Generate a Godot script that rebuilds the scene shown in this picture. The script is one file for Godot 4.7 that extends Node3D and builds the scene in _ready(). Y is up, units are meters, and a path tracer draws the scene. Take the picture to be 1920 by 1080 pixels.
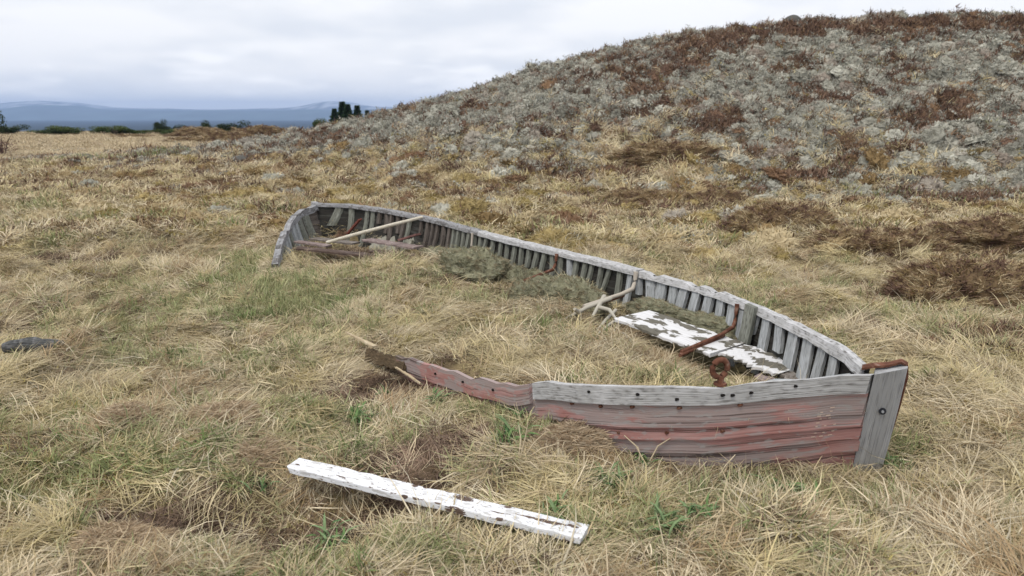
extends Node3D
# An old wooden rowing boat sunk in dry grass below a mossy lava hill.

var rng := RandomNumberGenerator.new()
var nz := {}
var counts := {}

# ---------------------------------------------------------------- boat plan (a = metres aft of the stem, p = metres to the far side, h = height)
const BOW := Vector3(1.59, 0.0, -2.963)
const AX := Vector3(-0.5602, 0.0, -0.8284)
const PX := Vector3(0.8284, 0.0, -0.5602)
const NEAR_A := [-0.02, 0.09, 0.22, 0.35, 0.51, 0.70, 0.88, 1.06, 1.18, 1.38, 1.66, 1.94, 2.17, 2.53, 2.96, 4.20, 5.64, 5.85, 6.22, 6.68, 7.02, 7.29]
const NEAR_P := [-0.04, -0.21, -0.39, -0.58, -0.75, -0.89, -0.97, -1.04, -1.09, -1.12, -1.16, -1.20, -1.24, -1.28, -1.29, -1.22, -1.04, -0.94, -0.77, -0.53, -0.29, 0.0]
const NEAR_H := [0.50, 0.49, 0.47, 0.45, 0.43, 0.40, 0.37, 0.34, 0.30, 0.265, 0.235, 0.21, 0.19, 0.14, 0.10, 0.09, 0.08, 0.20, 0.30, 0.40, 0.47, 0.50]
const FAR_A := [0.03, 0.18, 0.42, 0.68, 0.95, 1.23, 1.54, 1.83, 2.10, 2.37, 2.70, 3.03, 3.39, 3.75, 4.15, 4.62, 5.16, 5.70, 6.10, 6.66, 7.05, 7.29]
const FAR_P := [0.03, 0.15, 0.32, 0.47, 0.60, 0.715, 0.81, 0.865, 0.885, 0.89, 0.89, 0.885, 0.87, 0.84, 0.815, 0.80, 0.79, 0.75, 0.67, 0.51, 0.30, 0.0]
const FAR_H := [0.50, 0.49, 0.475, 0.46, 0.45, 0.44, 0.43, 0.42, 0.415, 0.41, 0.41, 0.41, 0.41, 0.415, 0.42, 0.43, 0.44, 0.45, 0.46, 0.475, 0.49, 0.50]
# how far the ground lies under the rails: inside below the far rail, inside below the near rail, outside below the near rail
const INF_A := [0.0, 0.5, 1.0, 2.0, 3.0, 4.0, 5.0, 5.6, 6.5, 7.3]
const INF_D := [0.26, 0.32, 0.33, 0.29, 0.25, 0.22, 0.28, 0.42, 0.50, 0.46]
const INN_A := [0.0, 0.5, 1.0, 1.5, 2.2, 3.0, 4.0, 5.0, 5.64, 6.2, 6.7, 7.3]
const INN_D := [0.16, 0.12, 0.10, 0.07, 0.05, 0.03, 0.01, 0.02, 0.10, 0.27, 0.37, 0.44]
const OUT_A := [-0.02, 0.2, 0.5, 0.7, 0.9, 1.06, 1.18, 1.38, 1.66, 1.94, 2.17, 2.53, 2.96, 4.3, 5.64, 5.9, 6.2, 7.0, 7.3]
const OUT_D := [0.51, 0.47, 0.42, 0.35, 0.27, 0.22, 0.19, 0.18, 0.18, 0.19, 0.18, 0.12, 0.05, 0.01, 0.03, 0.1, 0.2, 0.4, 0.45]

# hill: crest height along its foot line
const HILL_W := [-14.0, -10.0, -6.0, -3.0, 0.0, 3.0, 6.0, 9.0, 12.0, 16.0, 20.0, 26.0, 60.0]
const HILL_H := [-0.1, -0.15, 0.10, 0.65, 1.45, 2.25, 3.2, 3.92, 4.38, 4.66, 4.62, 4.3, 3.6]

# small rises and hollows of the ground: x, z, radius x, radius z, height
const RISES := [
	[0.30, -3.10, 0.42, 0.26, 0.10], [-1.35, -3.35, 0.50, 0.32, 0.10], [-1.97, -3.34, 0.20, 0.14, 0.07],
	[-1.15, -2.76, 0.60, 0.17, -0.12], [-0.35, -2.82, 0.45, 0.15, -0.06], [-0.80, -3.92, 0.40, 0.17, -0.10], [-0.30, -3.25, 0.40, 0.20, 0.06],
	[0.95, -2.55, 0.70, 0.30, 0.05], [-1.7, -2.35, 0.50, 0.25, 0.07], [-5.2, -9.6, 1.6, 0.5, 0.16], [-3.3, -8.9, 0.9, 0.4, 0.12],
	[-5.6, -8.3, 1.4, 0.35, -0.10], [-3.9, -5.7, 0.7, 0.25, -0.10], [1.2, -4.25, 0.36, 0.30, -0.07], [0.75, -4.85, 0.25, 0.22, -0.09], [-0.15, -6.2, 0.5, 0.25, -0.06], [2.9, -3.6, 0.9, 0.6, 0.08],
	[3.0, -5.0, 0.9, 0.5, 0.06], [-2.3, -6.0, 0.9, 0.6, 0.05], [-0.6, -5.6, 0.9, 0.7, 0.06]]
# patches where one cover wins: x, z, radius x, radius z, which (1 green, 2 yellow moss, 3 grey moss, 4 heather, 5 soil), how much
const PATCHES := [
	[-2.3, -2.6, 1.1, 0.6, 2, 1.6], [-1.0, -2.15, 0.6, 0.2, 1, 0.5], [1.1, -2.35, 0.9, 0.25, 2, 0.4], [0.9, -2.95, 0.5, 0.1, 5, 0.6],
	[-5.6, -8.3, 1.6, 0.55, 5, 1.0], [-3.9, -5.6, 0.8, 0.4, 5, 0.9], [-5.4, -9.7, 1.7, 0.4, 4, 0.35],
	[-12.8, -23.2, 2.2, 0.8, 1, 1.3], [-2.6, -6.0, 1.6, 1.4, 1, 0.4], [-1.3, -3.0, 1.0, 0.5, 1, 0.35], [0.6, -2.6, 0.8, 0.3, 1, 0.35], [-2.8, -3.1, 0.7, 0.6, 1, 0.35], [9.0, -13.6, 1.8, 0.5, 3, 1.0], [0.3, -4.6, 0.5, 0.4, 1, 0.3], [-1.9, -5.8, 0.9, 0.6, 1, 0.5], [-2.75, -7.1, 0.35, 0.9, 1, 0.8], [-1.9, -4.6, 0.7, 0.4, 1, 0.35],
	[-0.9, -3.45, 0.35, 0.12, 1, 0.9], [-0.75, -2.45, 0.5, 0.2, 1, 0.6], [0.55, -2.5, 0.45, 0.15, 1, 0.6], [-1.2, -3.0, 0.35, 0.1, 1, 0.7], [1.75, -3.15, 0.2, 0.15, 1, 0.7],
	[-2.1, -2.8, 0.5, 0.4, 2, 0.5], [-1.25, -2.85, 0.25, 0.12, 2, 0.9], [0.05, -3.3, 0.3, 0.1, 2, 0.7], [0.55, -3.9, 0.5, 0.15, 2, 0.7],
	[3.8, -10.1, 0.7, 0.4, 4, 0.5], [4.6, -8.4, 1.1, 0.35, 4, 0.6], [4.1, -6.3, 0.8, 0.4, 4, 0.6], [6.1, -8.6, 0.9, 0.35, 4, 0.5], [9.0, -13.6, 1.6, 0.5, 3, 0.9], [3.4, -4.6, 0.6, 0.3, 4, 0.5],
	[-1.97, -8.04, 0.65, 0.55, 5, 1.2], [-1.05, -7.57, 0.6, 0.35, 5, 0.9], [0.03, -6.25, 0.35, 0.5, 3, 0.8], [0.55, -5.5, 0.35, 0.4, 3, 0.8], [-0.55, -7.0, 0.35, 0.5, 3, 0.8],
	[-7.0, -15.5, 1.4, 0.5, 4, 0.4], [2.4, -13.0, 1.0, 0.4, 4, 0.7], [3.2, -16.0, 1.6, 0.4, 4, 0.7], [-1.0, -14.2, 0.8, 0.3, 4, 0.6],
	[-1.10, -2.70, 0.66, 0.24, 5, 2.6], [-0.50, -2.84, 0.40, 0.14, 5, 1.2], [-0.80, -3.95, 0.5, 0.22, 5, 2.6], [-0.45, -3.08, 0.6, 0.15, 5, 1.0], [0.75, -4.85, 0.28, 0.25, 5, 1.6], [-0.2, -6.3, 0.6, 0.3, 5, 0.8]]

var XS := PackedFloat32Array()
var ZS := PackedFloat32Array()
var HS := PackedFloat32Array()
var NX := PackedFloat32Array()
var NZ := PackedFloat32Array()

# ---------------------------------------------------------------- small helpers
func lut(xs: Array, ys: Array, x: float) -> float:
	if x <= xs[0]: return ys[0]
	var n := xs.size()
	if x >= xs[n - 1]: return ys[n - 1]
	var i: int = xs.bsearch(x) - 1
	if i < 0: i = 0
	var x0: float = xs[i]
	var x1: float = xs[i + 1]
	return lerpf(ys[i], ys[i + 1], (x - x0) / (x1 - x0))

func slut(xs: Array, ys: Array, x: float) -> float:     # smooth through the points
	var n := xs.size()
	if x <= xs[0]: return ys[0]
	if x >= xs[n - 1]: return ys[n - 1]
	var i: int = maxi(xs.bsearch(x) - 1, 0)
	var x0: float = xs[i]
	var x1: float = xs[i + 1]
	var ya: float = ys[maxi(i - 1, 0)]
	var yb: float = ys[mini(i + 2, n - 1)]
	return cubic_interpolate_in_time(ys[i], ys[i + 1], ya, yb, (x - x0) / (x1 - x0), x1 - x0, xs[maxi(i - 1, 0)] - x0, xs[mini(i + 2, n - 1)] - x0)

func boat_point(a: float, p: float, h: float) -> Vector3:
	return BOW + AX * a + PX * p + Vector3(0, h, 0)

func noise(called: String, freq: float, octaves := 3, kind := FastNoiseLite.TYPE_SIMPLEX_SMOOTH) -> FastNoiseLite:
	var n := FastNoiseLite.new()
	n.seed = hash(called) % 100000
	n.noise_type = kind
	n.frequency = freq
	n.fractal_type = FastNoiseLite.FRACTAL_FBM if octaves > 1 else FastNoiseLite.FRACTAL_NONE
	n.fractal_octaves = octaves
	nz[called] = n
	return n

func numbered(called: String) -> String:
	var n: int = counts.get(called, 0)
	counts[called] = n + 1
	return called if n == 0 else "%s_%03d" % [called, n]

func tag(o: Node, label: String, category := "", group := "", kind := "") -> Node:
	if label != "": o.set_meta("label", label)
	if category != "": o.set_meta("category", category)
	if group != "": o.set_meta("group", group)
	if kind != "": o.set_meta("kind", kind)
	return o

func thing(called: String, label: String, category: String, at := Vector3.ZERO, turn := 0.0, group := "") -> Node3D:
	var o := Node3D.new()
	o.name = numbered(called)
	add_child(o)
	o.position = at
	o.rotation.y = turn
	tag(o, label, category, group)
	return o

func put(called: String, mesh: Mesh, m: Material, parent: Node3D = self) -> MeshInstance3D:
	var o := MeshInstance3D.new()
	o.name = called
	if parent == self: o.name = numbered(called)
	else:
		var k := 0
		while parent.has_node(NodePath(o.name)):
			k += 1
			o.name = "%s_%03d" % [called, k]
	o.mesh = mesh
	o.material_override = m
	parent.add_child(o, true)
	return o

class Shape:      # collects faces; fronts are turned to their normals
	var v := PackedVector3Array()
	var n := PackedVector3Array()
	var uv := PackedVector2Array()
	var c := PackedColorArray()
	var ix := PackedInt32Array()
	func vert(p: Vector3, nn: Vector3, t := Vector2.ZERO, col := Color.WHITE) -> int:
		v.append(p); n.append(nn); uv.append(t); c.append(col)
		return v.size() - 1
	func tri(a: int, b: int, d: int) -> void:
		var f := (v[b] - v[a]).cross(v[d] - v[a])
		if f.dot(n[a] + n[b] + n[d]) > 0.0: ix.append_array([a, d, b])
		else: ix.append_array([a, b, d])
	func quad(a: int, b: int, d: int, e: int) -> void:
		tri(a, b, d); tri(a, d, e)
	func face(p: Array, t := []) -> void:      # flat polygon, fan
		var nn: Vector3 = (p[1] - p[0]).cross(p[2] - p[0]).normalized()
		var first := v.size()
		for k in p.size(): vert(p[k], nn, t[k] if t.size() else Vector2(p[k].x + p[k].y, p[k].z + p[k].y))
		for k in range(1, p.size() - 1): tri(first, first + k, first + k + 1)
	func sweep(rings: Array, us: Array, vs: Array, caps := true, soft := false) -> void:   # rings of equal size round a path
		var m: int = rings[0].size()
		var mid := []
		for r in rings:
			var s := Vector3.ZERO
			for q in r: s += q
			mid.append(s / m)
		var base := v.size()
		for j in m:
			var k := (j + 1) % m
			var first := v.size()
			for i in rings.size():
				var t: Vector3 = rings[mini(i + 1, rings.size() - 1)][j] - rings[maxi(i - 1, 0)][j]
				var e: Vector3 = rings[i][k] - rings[i][j]
				var nn := t.cross(e).normalized()
				var out: Vector3 = (rings[i][j] + rings[i][k]) * 0.5 - mid[i]
				if nn.dot(out) < 0: nn = -nn
				var n1 := nn
				var n2 := nn
				if soft:
					n1 = (rings[i][j] - mid[i]).normalized()
					n2 = (rings[i][k] - mid[i]).normalized()
				vert(rings[i][j], n1, Vector2(us[i], vs[j]))
				vert(rings[i][k], n2, Vector2(us[i], vs[j + 1]))
			for i in rings.size() - 1:
				var q := first + i * 2
				quad(q, q + 1, q + 3, q + 2)
		if caps:
			for i in [0, rings.size() - 1]:
				var nn: Vector3 = (mid[i] - mid[1 if i == 0 else i - 1]).normalized()
				var first := v.size()
				for j in m: vert(rings[i][j], nn, Vector2(us[i] + 0.02 * j, vs[j]))
				for j in range(1, m - 1): tri(first, first + j, first + j + 1)
	func mesh(colors := false, normals := true) -> ArrayMesh:
		var arr := []
		arr.resize(Mesh.ARRAY_MAX)
		arr[Mesh.ARRAY_VERTEX] = v
		if normals: arr[Mesh.ARRAY_NORMAL] = n
		arr[Mesh.ARRAY_TEX_UV] = uv
		if colors: arr[Mesh.ARRAY_COLOR] = c
		arr[Mesh.ARRAY_INDEX] = ix
		var am := ArrayMesh.new()
		am.add_surface_from_arrays(Mesh.PRIMITIVE_TRIANGLES, arr)
		return am

func tube(s: Shape, pts: Array, radii: Array, sides := 7) -> void:
	var rings := []
	var us := []
	var run := 0.0
	for i in pts.size():
		var t: Vector3 = (pts[mini(i + 1, pts.size() - 1)] - pts[maxi(i - 1, 0)]).normalized()
		var x := t.cross(Vector3.UP if absf(t.y) < 0.9 else Vector3.RIGHT).normalized()
		var y := t.cross(x)
		var r := []
		for k in sides:
			var g := TAU * k / sides
			r.append(pts[i] + (x * cos(g) + y * sin(g)) * radii[i])
		rings.append(r)
		if i > 0: run += pts[i].distance_to(pts[i - 1])
		us.append(run * 2.0)
	var vs := []
	for k in sides + 1: vs.append(float(k) / sides * 0.2)
	s.sweep(rings, us, vs, true, true)

# a board along local x, slightly uneven edges; sits with its underside on y = 0
func board_mesh(l: float, w: float, th: float, ragged := 0.006, bend := 0.0, taper := 0.0) -> ArrayMesh:
	var s := Shape.new()
	var rings := []
	var us := []
	var steps := 22
	for i in steps + 1:
		var x := l * i / steps - l / 2
		var k := float(i) / steps
		var half := w / 2 * (1.0 - taper * k)
		var z0 := -half + rng.randf_range(-ragged, ragged)
		var z1 := half + rng.randf_range(-ragged, ragged)
		var y := bend * (1.0 - pow(2 * k - 1, 2)) + rng.randf_range(-0.001, 0.001)
		var c := minf(0.004, th * 0.3)
		rings.append([Vector3(x, y, z0), Vector3(x, y, z1), Vector3(x, y + th - c, z1), Vector3(x, y + th, z1 - c), Vector3(x, y + th, z0 + c), Vector3(x, y + th - c, z0)])
		us.append(k * l)
	for e in [0, steps]:       # broken ends
		for j in 6: rings[e][j].x += rng.randf_range(-0.012, 0.012)
	s.sweep(rings, us, [0.0, w, w + th, w + th + 0.004, 2 * w + th, 2 * w + 2 * th, 2 * w + 2.2 * th])
	return s.mesh()

# ---------------------------------------------------------------- materials
func mat(called: String, color: Color, rough := 0.9) -> StandardMaterial3D:
	var m := StandardMaterial3D.new()
	m.resource_name = called
	m.albedo_color = color.linear_to_srgb()
	m.roughness = rough
	m.metallic_specular = 0.25
	return m

func picture(w: int, h: int, f: Callable) -> ImageTexture:     # f gives a linear colour
	var data := PackedByteArray()
	data.resize(w * h * 3)
	var k := 0
	for y in h:
		for x in w:
			var c: Color = f.call(x, y)
			c = c.linear_to_srgb()
			data[k] = clampi(int(c.r * 255.0), 0, 255)
			data[k + 1] = clampi(int(c.g * 255.0), 0, 255)
			data[k + 2] = clampi(int(c.b * 255.0), 0, 255)
			k += 3
	return ImageTexture.create_from_image(Image.create_from_data(w, h, false, Image.FORMAT_RGB8, data))

func step01(a: float, b: float, x: float) -> float:
	return smoothstep(a, b, x)

func rust_mat() -> StandardMaterial3D:
	var m := mat("rusty iron", Color(1, 1, 1), 0.95)
	var n := noise("rust", 0.05, 4)
	m.albedo_texture = picture(128, 128, func(x, y):
		var t := n.get_noise_2d(x, y)
		return Color(0.075, 0.032, 0.022).lerp(Color(0.17, 0.075, 0.048), clampf(0.5 + t * 1.3, 0, 1)).lerp(Color(0.22, 0.15, 0.12), step01(0.3, 0.5, t)))
	m.uv1_scale = Vector3(3, 3, 1)
	m.uv1_triplanar = true
	m.heightmap_enabled = false
	return m

# weathered wood, length along u (metres), across v (metres)
func wood_mat(called: String, base: Color, dark: Color, light: Color, peel := 0.0, peel_color := Color(0.6, 0.6, 0.58), scale := 1.0) -> StandardMaterial3D:
	var m := mat(called, Color(1, 1, 1), 0.92)
	var g := noise(called + "g", 0.03, 3)
	var b := noise(called + "b", 0.012, 4)
	var w := 512
	var h := 256
	var hgt := PackedByteArray()
	hgt.resize(w * h * 3)
	var tex := picture(w, h, func(x, y):
		var grain := g.get_noise_2d(x * 0.3, y * 7.0)
		var blot := b.get_noise_2d(x * 1.1, y * 1.2)
		var spots := b.get_noise_2d(x * 4.0 + 700.0, y * 4.5)
		var c := base.lerp(dark, clampf(grain * 0.9 + spots * 0.9 - 0.05, 0, 0.9)).lerp(light, clampf(-grain * 0.7 + blot * 1.2 - spots * 0.3, 0, 0.9))
		var up := 0.5 + grain * 0.8
		if peel > 0.0:
			var e := step01(-0.05, 0.05, blot * 1.1 + spots * 0.25 + (peel - 0.5) * 0.9 + grain * 0.12)
			c = c.lerp(peel_color.lerp(light, clampf(0.2 + grain * 0.3, 0, 0.5)), e)
			up = up * 0.5 + e * 0.5
		var k: int = (y * w + x) * 3
		hgt[k] = clampi(int(up * 255), 0, 255)
		hgt[k + 1] = hgt[k]
		hgt[k + 2] = hgt[k]
		return c)
	m.albedo_texture = tex
	m.uv1_scale = Vector3(0.9 * scale, 2.6 * scale, 1)
	m.heightmap_enabled = true
	m.heightmap_scale = 0.16
	m.heightmap_texture = ImageTexture.create_from_image(Image.create_from_data(w, h, false, Image.FORMAT_RGB8, hgt))
	return m

# outside of the near planking: red paint worn down to grey wood; u = a / 3.2, v = depth / 0.56
func hull_mat() -> StandardMaterial3D:
	var m := mat("worn red paint", Color(1, 1, 1), 0.9)
	var g := noise("hull grain", 0.03, 3)
	var b := noise("hull wear", 0.011, 4)
	var r := noise("hull red", 0.006, 3)
	var w := 1280
	var h := 256
	var hgt := PackedByteArray()
	hgt.resize(w * h * 3)
	m.albedo_texture = picture(w, h, func(x, y):
		var a: float = x / 1280.0 * 3.2
		var d: float = y / 256.0 * 0.56
		var grain := g.get_noise_2d(x * 0.12, y * 6.5) * 0.62
		var wear := b.get_noise_2d(x * 1.1, y * 2.2)
		var red := r.get_noise_2d(x * 1.2, y * 2.2)
		var wood := Color(0.31, 0.245, 0.235).lerp(Color(0.13, 0.09, 0.082), clampf(grain * 1.6, 0, 1)).lerp(Color(0.30, 0.275, 0.275), clampf(-grain * 1.5 + wear * 0.7, 0, 0.9))
		var more := 0.0
		if d < 0.2: more = -0.22
		if d < 0.028 and a > 1.0: more -= 0.5
		if d > 0.34: more = 0.05
		more += 0.42 * exp(-pow((a - 0.10) / 0.13, 2)) * step01(0.16, 0.26, d)
		more += 0.75 * exp(-pow((a - 1.9) / 0.36, 2))
		var paint := Color(0.33, 0.135, 0.118).lerp(Color(0.43, 0.26, 0.245), clampf(wear + 0.3, 0, 1))
		var e := step01(-0.12, 0.16, red * 1.1 + wear * 0.35 + more - 0.03 + grain * 0.25)
		var c := wood.lerp(paint, e * 0.75)
		c = c.lerp(Color(0.045, 0.03, 0.027), 0.75 * step01(0.34, 0.46, g.get_noise_2d(x * 0.08 + 300.0, y * 3.2)))
		c = c.lerp(Color(0.30, 0.29, 0.285), 0.6 * step01(0.22, 0.4, b.get_noise_2d(x * 3.0, y * 5.0 + 90.0)))
		c = c.lerp(Color(0.10, 0.085, 0.05), step01(2.1, 2.3, a) * 0.85)
		var k: int = (y * w + x) * 3
		hgt[k] = clampi(int((0.45 + grain * 0.6 + e * 0.15) * 255), 0, 255)
		hgt[k + 1] = hgt[k]
		hgt[k + 2] = hgt[k]
		return c)
	m.heightmap_enabled = true
	m.heightmap_scale = 0.22
	m.heightmap_texture = ImageTexture.create_from_image(Image.create_from_data(w, h, false, Image.FORMAT_RGB8, hgt))
	return m

func grass_mat(called: String, through := 0.45) -> StandardMaterial3D:
	var m := mat(called, Color(1, 1, 1), 0.85)
	m.vertex_color_use_as_albedo = true
	m.metallic_specular = 0.15
	m.cull_mode = BaseMaterial3D.CULL_DISABLED
	if through > 0:
		m.backlight_enabled = true
		m.backlight = Color(through, through, through)
	return m

# ---------------------------------------------------------------- the lie of the land
func hill_uw(x: float, z: float) -> Vector2:
	var dx := x + 10.0
	var dz := z + 19.0
	return Vector2(dx * 0.378 - dz * 0.925, dx * 0.925 + dz * 0.378)

func land(x: float, z: float) -> float:
	var dist := sqrt(x * x + z * z)
	var q := hill_uw(x, z)
	var t := clampf(q.x / 17.0, 0, 1)
	var s := 0.35 * t * t * (3 - 2 * t) + 0.65 * pow(sin(t * PI / 2), 1.5)
	var y := lut(HILL_W, HILL_H, q.y) * s - maxf(q.x - 17.0, 0.0) * 0.06 * step01(-14, 0, q.y)
	if q.x > 60.0: y = minf(y, 0.0) * 0.0
	var up := step01(-2.0, 5.0, q.x) * step01(-12, -2, q.y)
	y += nz.broad.get_noise_2d(x, z) * 0.10
	if dist < 70.0:
		var tus: float = nz.tussock.get_noise_2d(x, z)
		var bump: float = nz.bump.get_noise_2d(x, z * 1.5)
		y += maxf(tus, -0.15) * lerpf(0.13, 0.24, up) + bump * lerpf(0.045, 0.10, up)
		if up > 0.01:
			var cell: float = nz.cushion.get_noise_2d(x, z * 1.25) + 1.0
			y += up * 0.26 * (1.0 - minf(cell * cell * 1.6, 1.0))
		if dist < 14.0: y += nz.fine.get_noise_2d(x, z) * 0.022
	for r in RISES:
		var ex: float = (x - r[0]) / r[2]
		var ez: float = (z - r[1]) / r[3]
		var e := ex * ex + ez * ez
		if e < 5.0: y += r[4] * exp(-e)
	if dist > 80.0: y = lerpf(y, 0.0, step01(80, 120, dist)) - step01(85, 480, dist) * 45.0
	# round the boat
	var rel := Vector3(x, 0, z) - BOW
	var a := rel.dot(AX)
	var p := rel.dot(PX)
	if a > -0.9 and a < 8.2 and p > -2.8 and p < 2.3:
		var ac := clampf(a, 0.0, 7.28)
		var pn := lut(NEAR_A, NEAR_P, ac)
		var pf := lut(FAR_A, FAR_P, ac)
		var hn := lut(NEAR_A, NEAR_H, ac)
		var hf := lut(FAR_A, FAR_H, ac)
		var small: float = nz.fine.get_noise_2d(x, z) * 0.03 + nz.tussock.get_noise_2d(x, z) * 0.03
		var beyond := maxf(0.0, maxf(-a, a - 7.29))
		var on := hn - lut(OUT_A, OUT_D, ac) + small * 0.6
		var of := minf(hf - lut([0.0, 0.3, 0.8, 1.4], [0.54, 0.50, 0.40, 0.30], ac), 0.16) + small
		var k_in := 0.06 if ac < 2.3 or ac > 5.6 else 0.3
		var tt := clampf((p - pn) / maxf(pf - pn, 0.01), 0, 1)
		var ins := lerpf(hn - lut(INN_A, INN_D, ac), hf - lut(INF_A, INF_D, ac), step01(0.1, 0.95, tt)) + 0.04 * sin(PI * tt) * step01(0.8, 1.8, a) + small * 1.2
		for r in RISES:
			if r[4] < 0.0:
				var ex: float = (x - r[0]) / r[2]
				var ez: float = (z - r[1]) / r[3]
				ins += r[4] * exp(-ex * ex - ez * ez)
		var side_n := step01(0.0, 1.0, (p - pn - ((0.13 + 0.17 * exp(-pow(ac / 0.35, 2))) if k_in < 0.1 else 0.05)) / k_in)            # 0 outside, 1 inside
		var side_f := 1.0 - step01(0.0, 0.10, p - pf + 0.16)
		var inside := side_n * side_f * (1.0 - step01(0.0, 0.12, beyond))
		var wn := exp(-pow(maxf(pn - p, 0.0) / 0.5, 2)) * exp(-pow(beyond / 0.3, 2))
		var wf := exp(-pow(maxf(p - pf, 0.0) / 0.8, 2)) * exp(-pow(beyond / 0.3, 2))
		var out := lerpf(y, on, wn) if p < (pn + pf) * 0.5 else lerpf(y, of, wf)
		y = lerpf(out, ins, inside)
	return y

# how much straw, green, yellow moss, grey moss, heather, soil
func cover(x: float, z: float) -> PackedFloat32Array:
	var q := hill_uw(x, z)
	var n1: float = nz.patch.get_noise_2d(x, z)
	var n2: float = nz.patch2.get_noise_2d(x * 0.6 + 40.0, z * 1.3)
	var n3: float = nz.patch3.get_noise_2d(x, z * 1.4)
	var onhill := step01(-13.0, -7.0, q.y)
	var hm := step01(0.0, 5.5, q.x + 4.0 * n1 + 2.0 * n2) * onhill
	var bz := step01(-7.0, 0.0, q.x + 4.0 * n1) * (1.0 - hm)
	var grass := 1.0 - hm
	var heather := hm * (0.12 + 0.62 * step01(0.12, 0.32, n2)) + bz * 0.75 * step01(0.06, 0.3, n3) * step01(-9.0, -3.0, q.y)
	var crest := step01(10.0, 12.0, q.x + 2.0 * n1) * (1.0 - step01(13.8, 15.2, q.x + 1.5 * n3)) * step01(10.0, 14.0, q.y + 2.5 * n3)
	heather += hm * crest * 1.3
	var grey := hm * (1.0 - 0.8 * step01(0.12, 0.32, n2)) * (1.0 - 0.92 * crest) * 1.1 + bz * 0.30 * step01(0.1, 0.3, n2)
	var straw_on_hill := hm * 0.14 * step01(0.05, 0.3, -n3)
	var green := grass * 0.40 * step01(0.10, 0.38, n3 + 0.5 * n1) * (1.0 - bz) * (1.0 - step01(12.0, 18.0, -z))
	var yellow := grass * (0.22 + 0.40 * step01(0.12, 0.4, -n3 + 0.3 * n2)) * (1.0 - 0.6 * step01(14.0, 22.0, -z)) + hm * 0.02
	var o := PackedFloat32Array([maxf(grass - 0.5 * heather, 0.0) + straw_on_hill, green, yellow, grey, heather, grass * 0.55 * step01(0.10, 0.36, nz.patch3.get_noise_2d(x * 1.3 + 50.0, z * 1.9)) * (1.0 - step01(13.0, 20.0, -z)) * (1.0 - 0.5 * bz)])
	for r in PATCHES:
		var ex: float = (x - r[0]) / r[2]
		var ez: float = (z - r[1]) / r[3]
		var e := ex * ex + ez * ez
		if e < 4.0:
			var f: float = r[5] * exp(-e * 1.3) * (1.0 + n3)
			if r[4] >= 4:
				for k in 4: o[k] *= maxf(1.0 - f, 0.0)
			o[r[4]] += f
	var sum := 0.0
	for k in 6: sum += o[k]
	for k in 6: o[k] /= sum
	return o

const TONES := [
	[Color(0.44, 0.37, 0.21), Color(0.55, 0.475, 0.31), Color(0.365, 0.29, 0.17), Color(0.48, 0.405, 0.285), Color(0.61, 0.53, 0.385), Color(0.29, 0.21, 0.125)],
	[Color(0.20, 0.225, 0.10), Color(0.28, 0.29, 0.145), Color(0.34, 0.335, 0.19), Color(0.14, 0.185, 0.072)],
	[Color(0.29, 0.24, 0.085), Color(0.35, 0.295, 0.13), Color(0.23, 0.175, 0.07), Color(0.38, 0.32, 0.17)],
	[Color(0.21, 0.205, 0.175), Color(0.37, 0.365, 0.315), Color(0.27, 0.262, 0.225), Color(0.44, 0.435, 0.38), Color(0.27, 0.23, 0.195)],
	[Color(0.15, 0.095, 0.072), Color(0.21, 0.135, 0.095), Color(0.11, 0.074, 0.06), Color(0.26, 0.17, 0.105)],
	[Color(0.135, 0.093, 0.068), Color(0.19, 0.135, 0.10), Color(0.105, 0.072, 0.052)]]

func make_axis(lo: float, fine0: float, fine1: float, mid1: float, hi: float, fine: float, mid: float, grow: float) -> PackedFloat32Array:
	var o := PackedFloat32Array()
	var x := fine0
	var before := []
	var stp := fine
	while x > lo:
		stp = minf(stp * grow, maxf(absf(x - fine0) * 0.09, fine) if x > -90 else absf(x) * 0.16)
		x -= stp
		before.append(x)
	before.reverse()
	for b in before: o.append(b)
	x = fine0
	while x < fine1:
		o.append(x)
		x += fine
	while x < mid1:
		o.append(x)
		x += mid
	stp = mid
	while x < hi:
		o.append(x)
		stp *= 1.22
		x += stp
	o.append(hi)
	return o

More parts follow.
